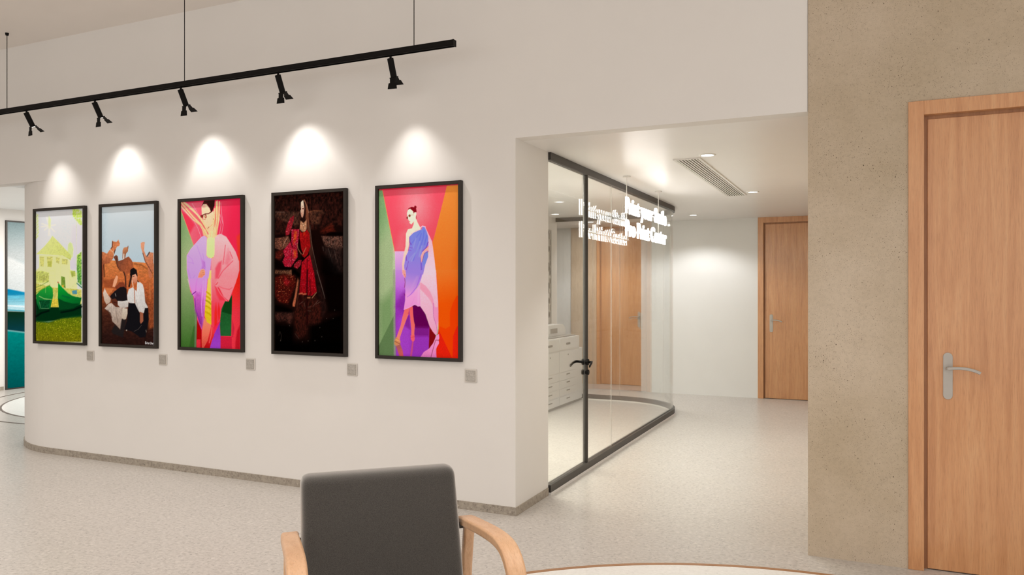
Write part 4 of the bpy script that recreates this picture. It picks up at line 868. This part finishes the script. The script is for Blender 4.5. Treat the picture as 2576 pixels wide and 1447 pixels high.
def spot_head(x, label, dx, aim, half, tilt, energy, twist=0.0, open_=1.0):
    t = thing('track_spotlight', label, 'spotlight', (x, TY, TZ-0.044), 0, 'spotlights on the black track')
    obj('stem', cyl((0, 0, 0.008), (0, 0, -0.030), 0.008, seg=16), M_BLACK, t)
    piv = Matrix.Translation((0, 0, -0.030)) @ Matrix.Rotation(twist, 4, 'Z') @ Matrix.Rotation(tilt, 4, 'X')
    bm = bmesh.new()
    bmA = bmesh.new(); add_cyl(bmA, (0, 0, 0.012), (0, 0, -0.118), 0.0215, seg=28); bmesh.ops.transform(bmA, matrix=piv, verts=bmA.verts)
    hs = obj('lamp_housing', bmA, M_BLACK, t, bevel=0.001)
    bmL = bmesh.new(); add_cyl(bmL, (0, 0, -0.1182), (0, 0, -0.1192), 0.017, seg=24); bmesh.ops.transform(bmL, matrix=piv, verts=bmL.verts)
    obj('lens', bmL, M_LAMP, hs)
    bmc = bmesh.new(); add_box(bmc, -0.023, 0.023, -0.023, 0.023, -0.118, -0.112)
    bmesh.ops.transform(bmc, matrix=piv, verts=bmc.verts); obj('barn_door_collar', bmc, M_BLACK, t)
    for k in (1, 3):
        ang = (0.62, 0.50, 0.62, 0.50)[k]*open_
        L = piv @ Matrix.Rotation(math.pi/2*k, 4, 'Z') @ Matrix.Translation((0.022, 0, -0.116)) @ Matrix.Rotation(-ang, 4, 'Y')
        bm = bmesh.new(); th = 0.0012
        prof = [(-0.020, 0.0), (0.020, 0.0), (0.019, -0.032), (0.029, -0.034), (0.034, -0.074), (-0.034, -0.074), (-0.029, -0.034), (-0.019, -0.032)]
        f = [bm.verts.new((th, y, z)) for y, z in prof]; r = [bm.verts.new((-th, y, z)) for y, z in prof]
        bm.faces.new(f); bm.faces.new(list(reversed(r)))
        for i in range(8): bm.faces.new((f[i], f[(i+1) % 8], r[(i+1) % 8], r[i]))
        bmesh.ops.transform(bm, matrix=L, verts=bm.verts)
        obj('barn_door_leaf', bm, M_BLACK, t)
    l = bpy.data.lights.new('spot_beam', 'SPOT'); l.energy = energy; l.color = (1.0, 0.965, 0.92)
    l.spot_size = math.radians(half*2+16); l.spot_blend = 0.1; l.shadow_soft_size = 0.016
    l.use_nodes = True; nt = l.node_tree; em = nt.nodes['Emission']       # lens distribution: strong centre, soft rim
    tc = N(nt, 'ShaderNodeTexCoord'); sp = N(nt, 'ShaderNodeSeparateXYZ'); nt.links.new(tc.outputs['Normal'], sp.inputs[0])
    ab = N(nt, 'ShaderNodeMath', operation='ABSOLUTE'); nt.links.new(sp.outputs[2], ab.inputs[0])
    ac = N(nt, 'ShaderNodeMath', operation='ARCCOSINE'); nt.links.new(ab.outputs[0], ac.inputs[0])
    sn = N(nt, 'ShaderNodeMath', operation='SINE'); nt.links.new(ac.outputs[0], sn.inputs[0])
    mxn = N(nt, 'ShaderNodeMath', operation='MAXIMUM'); nt.links.new(sn.outputs[0], mxn.inputs[0]); mxn.inputs[1].default_value = 0.55
    dv = N(nt, 'ShaderNodeMath', operation='DIVIDE'); dv.inputs[0].default_value = 0.55; nt.links.new(mxn.outputs[0], dv.inputs[1])
    pw = N(nt, 'ShaderNodeMath', operation='POWER'); nt.links.new(dv.outputs[0], pw.inputs[0]); pw.inputs[1].default_value = 3.0
    ms = N(nt, 'ShaderNodeMapRange'); ms.interpolation_type = 'SMOOTHSTEP'; nt.links.new(ac.outputs[0], ms.inputs[0])
    ms.inputs['From Min'].default_value = math.radians(half+3); ms.inputs['From Max'].default_value = math.radians(half-20)
    mu = N(nt, 'ShaderNodeMath', operation='MULTIPLY'); nt.links.new(pw.outputs[0], mu.inputs[0]); nt.links.new(ms.outputs[0], mu.inputs[1])
    nt.links.new(mu.outputs[0], em.inputs['Strength'])
    lo = bpy.data.objects.new('spot_beam', l); link(lo); lo.parent = t
    p = piv @ Vector((0, 0, -0.124)); lo.location = p
    lo.rotation_euler = Vector((dx, math.tan(math.radians(aim)), -1)).to_track_quat('-Z', 'Y').to_euler()
names = ['boats', 'camels', 'braids', 'dark veiled', 'blue dress']
for i, (x, dx, aim, half, e) in enumerate([(-6.72, 0.12, 1, 38, 27), (-5.84, 0.10, 1, 51, 22), (-4.86, 0.12, 1, 51, 23), (-3.89, 0.12, 1, 51, 24), (-2.92, 0.08, 1, 38, 27)]):
    spot_head(x, 'black barn-door spotlight on the track above the %s picture' % names[i], dx, aim, half, math.radians(27), e, math.radians(4*i-8), 1.0+0.03*i)

# ------------------------------------------------------------------ glass room partition
path_st = [(XG-0.005, 6.13), (XG-0.005, 9.2)]
R = 0.9; cxg, cyg = XG-0.005-R, 9.2
path_arc = [(cxg+R*math.cos(a), cyg+R*math.sin(a)) for a in [math.pi/2*i/24 for i in range(25)]]
loc = Vector((XG, 7.6, 0))
gp = thing('glazed_screen', 'tall clear glass partition with dark rails turning a rounded corner', 'glass wall', loc)
full = [(XG-0.005, 6.128)] + path_arc + [(-3.95, cyg+R)]
obj('top_rail', strip(full, 0.025, HC-0.055, HC), M_DARK, gp, off=loc)
obj('bottom_rail', strip(full, 0.025, 0.018, 0.072), M_DARK, gp, off=loc)
obj('floor_strip', strip(full, 0.030, 0, 0.018), M_WMETAL, gp, off=loc)
def seg_panel(p): return obj('glass_pane', strip(p, 0.005, 0.072, HC-0.055), M_GLASS, gp, off=loc)
seg_panel([(XG-0.005, 6.135), (XG-0.005, 6.815)])
seg_panel([(XG-0.005, 6.823), (XG-0.005, 9.19)])
seg_panel(path_arc[0:12]); seg_panel([(a, b) for a, b in path_arc[12:]])
seg_panel([(path_arc[-1][0]-0.006, cyg+R), (-3.94, cyg+R)])
def seam(x, y): obj('glazing_seal', cyl((x, y, 0.072), (x, y, HC-0.055), 0.0024, seg=8), M_SEAM, gp, off=loc)
seam(XG-0.005, 6.819); seam(XG-0.005, 9.195)
a_ = path_arc[11]; b_ = path_arc[12]; seam((a_[0]+b_[0])/2, (a_[1]+b_[1])/2); seam(path_arc[-1][0]-0.003, cyg+R)
# glass door
loc = Vector((XG-0.005, 5.3, 0))
gd = thing('glass_door', 'clear glass door with black lever between white wall and dark post', 'door', loc)
obj('door_stile', cyl((XG-0.005, 6.103, 0.072), (XG-0.005, 6.103, HC-0.055), 0.021, seg=24), M_DARK, gd, off=loc)
obj('door_pane', strip([(XG-0.005, 5.268), (XG-0.005, 6.082)], 0.005, 0.074, HC-0.057), M_GLASS, gd, off=loc)
obj('header_rail', strip([(XG-0.005, 5.262), (XG-0.005, 6.127)], 0.025, HC-0.055, HC-0.001), M_DARK, gd, off=loc)
obj('threshold_rail', strip([(XG-0.005, 5.262), (XG-0.005, 6.127)], 0.025, 0.018, 0.072), M_DARK, gd, off=loc)
obj('floor_strip', strip([(XG-0.005, 5.262), (XG-0.005, 6.127)], 0.030, 0, 0.018), M_WMETAL, gd, off=loc)
for s in (1, -1):
    x0 = XG-0.005+s*0.021; z = 0.905
    lv = obj('lever_handle', cyl((XG-0.005+s*0.005, 6.100, z), (x0+s*0.035, 6.100, z), 0.010, seg=16), M_BLACK, gd, off=loc)
    pts = [(x0+s*0.032, 6.103, z), (x0+s*0.05, 6.06, z+0.004), (x0+s*0.058, 6.01, z-0.005), (x0+s*0.062, 5.965, z-0.022)]
    obj('lever_grip', rail(catmull(pts, 5), 0.020, 0.010, Vector((0, 0, 1))), M_BLACK, lv, off=loc)
    obj('lock_rose', cyl((XG-0.005+s*0.005, 6.100, z-0.085), (x0+s*0.008, 6.100, z-0.085), 0.022, seg=24), M_BLACK, gd, off=loc)
    obj('handle_rose', cyl((XG-0.005+s*0.005, 6.100, z), (x0+s*0.006, 6.100, z), 0.026, seg=24), M_BLACK, gd, off=loc)

# ------------------------------------------------------------------ glowing sign
SX = -1.915
loc = Vector((SX, 7.3, HC))
sg = thing('hanging_sign', 'glowing white two line letter sign hung beside the glass partition', 'sign', loc)
def text_row(txt, y0, y1, zb, cap, name):
    cu = bpy.data.curves.new('letters', 'FONT'); cu.body = txt; cu.size = 1.0; cu.extrude = 0.06; cu.offset = 0.022; cu.resolution_u = 4
    to = bpy.data.objects.new('letters', cu); link(to); bpy.context.view_layer.update()
    me = bpy.data.meshes.new_from_object(to.evaluated_get(bpy.context.evaluated_depsgraph_get()))
    bpy.data.objects.remove(to); bpy.data.curves.remove(cu)
    co = np.zeros(len(me.vertices)*3); me.vertices.foreach_get('co', co); co = co.reshape(-1, 3)
    x0, x1 = co[:, 0].min(), co[:, 0].max(); base = 0.0; capz = 0.70
    Yw = y0+(co[:, 0]-x0)/(x1-x0)*(y1-y0); Z = zb+co[:, 1]/capz*cap; Xw = SX+co[:, 2]*0.11
    new = np.stack([Xw-loc.x, Yw-loc.y, Z-loc.z], -1); me.vertices.foreach_set('co', new.ravel()); me.update()
    bm = bmesh.new(); bm.from_mesh(me); bpy.data.meshes.remove(me)
    left = set(bm.verts); isl = []
    while left:
        st = [left.pop()]; cur = set(st)
        while st:
            v = st.pop()
            for e in v.link_edges:
                w = e.other_vert(v)
                if w in left: left.discard(w); cur.add(w); st.append(w)
        isl.append([min(v.co.y for v in cur), max(v.co.y for v in cur), cur])
    isl.sort(key=lambda q: q[0]); groups = []
    for lo_, hi_, vs in isl:
        if groups and (min(hi_, groups[-1][1])-max(lo_, groups[-1][0])) > 0.6*min(hi_-lo_, groups[-1][1]-groups[-1][0]):
            groups[-1][1] = max(hi_, groups[-1][1]); groups[-1][2] |= vs
        else: groups.append([lo_, hi_, set(vs)])
    for lo_, hi_, vs in groups:
        b2 = bmesh.new(); mp = {}
        for v in vs: mp[v] = b2.verts.new(v.co)
        for f in bm.faces:
            if f.verts[0] in vs: b2.faces.new([mp[v] for v in f.verts])
        b2.normal_update(); me2 = bpy.data.meshes.new('letter'); b2.to_mesh(me2); b2.free()
        me2.materials.append(M_SIGN); me2.materials.append(M_PLAST)
        for p in me2.polygons:
            if p.normal.x < -0.9: p.material_index = 1
        o = bpy.data.objects.new('letter', me2); link(o); o.parent = sg
    bm.free()
text_row('Print your Smile', 6.57, 8.07, 2.185, 0.138, 'lettering')
text_row('Pro Print Center', 6.57, 8.07, 1.985, 0.138, 'lettering')
for z in (2.235, 2.035):
    obj('backing_rail', box(SX-0.020, SX-0.012, 6.60, 8.04, z-0.006, z+0.006), M_WMETAL, sg, off=loc)
for y in (6.65, 7.80):
    w = obj('suspension_rod', cyl((SX-0.016, y, 2.03), (SX-0.016, y, HC-0.008), 0.0035, seg=8), M_WMETAL, sg, off=loc)
    obj('ceiling_rose', cyl((SX-0.016, y, HC-0.010), (SX-0.016, y, HC), 0.035, seg=28), M_WMETAL, w, off=loc)

# ------------------------------------------------------------------ corridor ceiling fittings
loc = Vector((-1.255, 7.2, HC))
v = thing('linear_air_vent', 'long white slotted air vent in the corridor ceiling', 'vent', loc)
vx0, vx1, vy0, vy1 = -1.36, -1.15, 5.95, 8.48
bm = bmesh.new(); z0 = HC-0.008; fwv = 0.022
add_box(bm, vx0, vx0+fwv, vy0, vy1, z0, HC); add_box(bm, vx1-fwv, vx1, vy0, vy1, z0, HC); add_box(bm, vx0+fwv, vx1-fwv, vy0, vy0+fwv, z0, HC); add_box(bm, vx0+fwv, vx1-fwv, vy1-fwv, vy1, z0, HC)
obj('vent_frame', bm, M_WMETAL, v, off=loc)
obj('duct_dark_sheet', box(vx0+fwv, vx1-fwv, vy0+fwv, vy1-fwv, HC-0.002, HC-0.0005), M_VENTIN, v, off=loc)  # flat dark sheet stands in for the shade between the slats
ns = 7; wi = (vx1-vx0-2*fwv)
for i in range(ns):
    xx = vx0+fwv+wi*(i+0.5)/ns
    obj('vent_slat', box(xx-0.0055, xx+0.0055, vy0+fwv, vy1-fwv, HC-0.009, HC-0.002), M_WMETAL, v, off=loc)
def downlight(first, x, y, label, power, zc=HC, size=2.3):
    if first is None:
        t = thing('recessed_downlight', label, 'downlight', (x, y, zc), 0, 'round recessed downlights')
        obj('trim_ring', lathe([(0.046, -0.001), (0.048, -0.006), (0.060, -0.006), (0.064, 0.0)]), M_WMETAL, t, smooth=True)
        obj('lamp_lens', cyl((0, 0, -0.003), (0, 0, -0.001), 0.048, seg=40), M_LAMP, t)
    else:
        t = first.copy(); link(t); t.location = (x, y, zc); t['label'] = label
        for ch in list(first.children):
            if ch.type == 'MESH': c = ch.copy(); link(c); c.parent = t
    if power:
        l = bpy.data.lights.new('downlight_beam', 'SPOT'); l.energy = power; l.color = (1.0, 0.995, 0.985)
        l.spot_size = size; l.spot_blend = 0.45; l.shadow_soft_size = 0.045
        lo = bpy.data.objects.new('downlight_beam', l); link(lo); lo.location = (x, y, zc-0.012)
    return t
d0 = downlight(None, -1.08, 5.86, 'round recessed downlight beside the near end of the air vent', 62, size=1.95)
downlight(d0, -1.06, 8.25, 'round recessed downlight beside the far end of the air vent', 62, size=1.95)
downlight(d0, -2.11, 10.44, 'round recessed downlight nearest the white end wall', 58, size=2.35)
downlight(d0, -0.375, 7.30, 'round recessed downlight beside the concrete side wall', 20, size=1.15)
downlight(d0, -0.50, 9.55, 'round recessed downlight by the far wooden door', 20, size=1.15)
downlight(d0, -3.70, 10.85, 'round recessed downlight seen through the glass beyond the room', 60)

# ------------------------------------------------------------------ copier in the glass room
X1 = -3.55; X0 = -3.93; yA, yB = 8.45, 10.06
loc = Vector((X0, yA, 0))
cp = thing('office_copier', 'white office copier with drawers standing behind the glass', 'copier', loc)
obj('lower_cabinet', box(X0, X1, yA, yB, 0.03, 0.72), M_PLAST, cp, off=loc, bevel=0.004)
obj('plinth', box(X0, X1-0.01, yA+0.01, yB-0.01, 0, 0.03), M_PLASTG, cp, off=loc)
obj('upper_body', box(X0, X1, yA, 9.94, 0.72, 0.892), M_PLAST, cp, off=loc, bevel=0.004)
obj('scanner_bed', box(X0+0.02, X1-0.02, yA+0.02, 9.84, 0.892, 0.905), M_PLASTG, cp, off=loc)
bm = bmesh.new()
pts = []
for i in range(9):
    a = math.pi/2*i/8; pts.append((9.76-0.16+0.16*math.sin(a), 1.055-0.11+0.11*math.cos(a)))
pts = [(yA+0.05, 0.905), (yA+0.05, 1.055)] + pts + [(9.76, 0.905)]
f = [bm.verts.new((X0+0.10, y, z)) for y, z in pts]; r = [bm.verts.new((X0+0.25, y, z)) for y, z in pts]
bm.faces.new(f); bm.faces.new(list(reversed(r)))
for i in range(len(pts)): bm.faces.new((f[i], f[(i+1) % len(pts)], r[(i+1) % len(pts)], r[i]))
fd = obj('document_feeder', bm, M_PLAST, cp, off=loc, bevel=0.004)
obj('control_screen', box(X0+0.25, X0+0.256, 9.20, 9.44, 0.945, 1.005), M_PLASTG, fd, off=loc)
for k, yc in enumerate((8.86, 9.49)):
    y0_, y1_ = yc-0.30, yc+0.30
    up = obj('top_drawer', box(X1, X1+0.006, y0_, y1_, 0.735, 0.880), M_PLAST, cp, off=loc, bevel=0.001)
    obj('drawer_grip', box(X1+0.006, X1+0.012, yc-0.07, yc+0.07, 0.795, 0.822), M_GRIP, up, off=loc, bevel=0.005)
    pn = obj('access_panel', box(X1, X1+0.006, y0_, y1_, 0.455, 0.712), M_PLAST, cp, off=loc, bevel=0.001)
    obj('lock', cyl((X1+0.006, yc, 0.665), (X1+0.010, yc, 0.665), 0.010, seg=16), M_GRIP, pn, off=loc)
    for zc in (0.397, 0.292, 0.187, 0.083):
        dr = obj('drawer', box(X1, X1+0.006, y0_, y1_, zc-0.046, zc+0.046), M_PLAST, cp, off=loc, bevel=0.001)
        obj('drawer_grip', box(X1+0.006, X1+0.012, yc-0.06, yc+0.06, zc+0.008, zc+0.022), M_GRIP, dr, off=loc, bevel=0.003)
# picture above the copier
loc = Vector((-3.95, 9.3, 1.05))
pc = thing('patterned_picture', 'narrow grey patterned picture hanging above the white copier', 'picture', loc)
m, nt, b = mat('grey_pattern', (0.3, 0.28, 0.26), 0.5)
vv = N(nt, 'ShaderNodeTexVoronoi', Scale=11.0, Randomness=1.0); vv.distance = 'CHEBYCHEV'; nt.links.new(objco(nt), vv.inputs['Vector'])
rr = ramp(nt, vv.outputs['Distance'], [(0.15, (0.10, 0.09, 0.085)), (0.4, (0.30, 0.28, 0.26)), (0.55, (0.62, 0.60, 0.57))]); nt.links.new(rr.outputs[0], b.inputs['Base Color'])
obj('canvas', box(-3.948, -3.93, 8.45, 9.84, 1.06, 2.31), m, pc, off=loc)
bm = bmesh.new()
add_box(bm, -3.948, -3.925, 8.43, 8.45, 1.04, 2.33); add_box(bm, -3.948, -3.925, 9.84, 9.86, 1.04, 2.33); add_box(bm, -3.948, -3.925, 8.45, 9.84, 1.04, 1.06); add_box(bm, -3.948, -3.925, 8.45, 9.84, 2.31, 2.33)
obj('picture_frame', bm, M_PLASTG, pc, off=loc)

# ------------------------------------------------------------------ seascape in the left room
def sea(c):
    c.fill((196, 206, 206))
    c.poly(((166, 190, 192), (206, 210, 208), (0, 556), (0, 640)), [(0, 540), (70, 540), (70, 660), (0, 645)], 1, 6)
    c.poly(((236, 236, 232), (214, 218, 216), (0, 650), (0, 720)), [(0, 640), (30, 650), (70, 668), (70, 735), (0, 732)], 1, 8)
    c.poly(((0, 124, 168), (30, 136, 176), (0, 725), (0, 745)), [(0, 725), (25, 728), (70, 737), (70, 750), (0, 745)], 1, 3)
    c.poly(((90, 176, 200), (190, 220, 226), (0, 745), (0, 780)), [(0, 744), (70, 742), (70, 784), (0, 780)], 1, 3, (.12, 40, 2.2, 3))
    c.line((240, 246, 246), [(0, 768), (70, 772)], 4, .8, 3); c.line((40, 150, 170), [(0, 779), (70, 783)], 3, .8, 2)
    c.poly(((10, 44, 24), (8, 58, 66), (0, 784), (0, 830)), [(0, 783), (70, 785), (70, 836), (0, 828)], 1, 3)
    c.poly(((0, 132, 126), (0, 94, 96), (0, 835), (0, 985)), [(0, 830), (70, 838), (70, 1000), (0, 1000)], 1, 6, (.06, 6, 5, 7))
yl = 7.40
loc = Vector((-11.8, yl, 0))
ss = thing('seascape_mural', 'tall sea picture panel with teal water on left room wall', 'mural', loc)
me = print_mesh(yl+0.02, yl+3.6, 0.02, 2.54, 260, 420, sea, loc, -11.785, axis='Y', E=(1.45, 1.40, 1.34))
o = bpy.data.objects.new('print', me); link(o); o.parent = ss
bm = bmesh.new(); add_box(bm, -11.80, -11.775, yl, yl+0.02, 0, 2.56); add_box(bm, -11.80, -11.775, yl+3.6, yl+3.62, 0, 2.56); add_box(bm, -11.80, -11.775, yl+0.02, yl+3.6, 2.54, 2.56); add_box(bm, -11.80, -11.775, yl+0.02, yl+3.6, 0, 0.02)
obj('mural_frame', bm, M_DARK, ss, off=loc)
struct('baseboard_left', box(-11.80, -11.785, -5.5, yl-0.03, 0, 0.055), M_BASE)

# ------------------------------------------------------------------ armchair
ch = thing('armchair', 'charcoal fabric armchair with curved beech wood arms in the foreground', 'armchair',
           (RV.x*(-0.5)+FV.x*2.955, RV.y*(-0.5)+FV.y*2.955, 0), math.atan2(0.682, 0.731))
# local: x across (towards picture right), -y faces forward, z up
def cushion(name, cx, hw, y_of, th, z0, z1, rc, parent, m=M_FAB):
    """padded panel: rounded outline, swelling faces; y_of(z) gives the front face"""
    bm = bmesh.new(); nx, nz = 28, 26; grid = {}
    def outline(u, v):
        x = u*hw; zc = (z0+z1)/2; hz = (z1-z0)/2; z = v*hz
        ax, az = abs(x), abs(z)
        if ax > hw-rc and az > hz-rc:
            dx, dz = ax-(hw-rc), az-(hz-rc); L = max(dx, dz); q = math.hypot(dx, dz)
            s = L/q if q > 0 else 1; dx *= s; dz *= s
            x = math.copysign(hw-rc+dx, x); z = math.copysign(hz-rc+dz, z)
        return x, zc+z
    for side in (0, 1):
        for i in range(nx+1):
            for j in range(nz+1):
                u = -1+2*i/nx; v = -1+2*j/nz
                u = math.copysign(1-(1-abs(u))**1.5, u); v = math.copysign(1-(1-abs(v))**1.5, v)
                x, z = outline(u, v)
                e = max(abs(u), abs(v)); ed = min((1-abs(u))*hw, (1-abs(v))*(z1-z0)/2)
                r = 0.028; k = min(1, ed/r); round_ = math.sqrt(max(0, 1-(1-k)**2))
                puff = 0.010*(1-u*u)*(1-v*v)
                y = th/2*(0.35+0.65*round_)+puff
                inset = 0
                grid[(side, i, j)] = bm.verts.new((cx+x, y_of(z)+th/2+(y if side else -y), z))
    for side in (0, 1):
        for i in range(nx):
            for j in range(nz):
                q = [grid[(side, i, j)], grid[(side, i+1, j)], grid[(side, i+1, j+1)], grid[(side, i, j+1)]]
                bm.faces.new(q if side == 0 else list(reversed(q)))
    ring_ = [(i, 0) for i in range(nx)] + [(nx, j) for j in range(nz)] + [(i, nz) for i in range(nx, 0, -1)] + [(0, j) for j in range(nz, 0, -1)]
    for a, b in zip(ring_, ring_[1:]+ring_[:1]):
        bm.faces.new((grid[(0,)+a], grid[(1,)+a], grid[(1,)+b], grid[(0,)+b]))
    o = obj(name, bm, m, parent, smooth=True)
    s = o.modifiers.new('sub', 'SUBSURF'); s.levels = 1; s.render_levels = 2
    return o
cushion('backrest', 0, 0.298, lambda z: -0.145+0.155*(z-0.38)/0.42, 0.105, 0.36, 0.803, 0.034, ch)
st = bmesh.new()
def seat():
    bm = box(-0.285, 0.285, -0.60, -0.10, 0.26, 0.355)
    o = obj('seat_cushion', bm, M_FAB, ch, bevel=0.03, segs=5, smooth=True); return o
seat()
for s in (-1, 1):
    X = 0.338*s
    arm = [(X*0.985, 0.045, 0.560), (X*0.99, 0.02, 0.584), (X, -0.03, 0.594), (X, -0.15, 0.612), (X, -0.30, 0.634), (X, -0.44, 0.648), (X, -0.53, 0.643), (X, -0.59, 0.612), (X, -0.625, 0.560), (X, -0.64, 0.45), (X, -0.645, 0.25), (X, -0.625, 0.0)]
    P = catmull(arm, 5); n = len(P)
    tp = [(1.0-0.25*max(0, (i/n-0.65)/0.35), 1.0) for i in range(n)]
    obj('armrest', rail(P, 0.064, 0.036, Vector((1, 0, 0)), taper=tp), M_ARM, ch, bevel=0.003)
    leg = [(X, -0.035, 0.582), (X, -0.015, 0.50), (X, 0.005, 0.40), (X, 0.02, 0.25), (X, 0.06, 0.0)]
    obj('rear_leg', rail(catmull(leg, 5), 0.042, 0.034, Vector((1, 0, 0))), M_ARM, ch, bevel=0.003)
    obj('side_rail', box(X-0.015, X+0.015, -0.63, 0.01, 0.285, 0.325), M_ARM, ch, bevel=0.004)
    obj('arm_bracket', cyl((X-s*0.045, -0.010, 0.575), (X-s*0.02, -0.010, 0.575), 0.012, seg=16), M_DARK, ch)
obj('front_rail', box(-0.33, 0.33, -0.60, -0.575, 0.27, 0.31), M_ARM, ch, bevel=0.004)
obj('back_rail', box(-0.33, 0.33, -0.03, -0.005, 0.30, 0.345), M_ARM, ch, bevel=0.004)
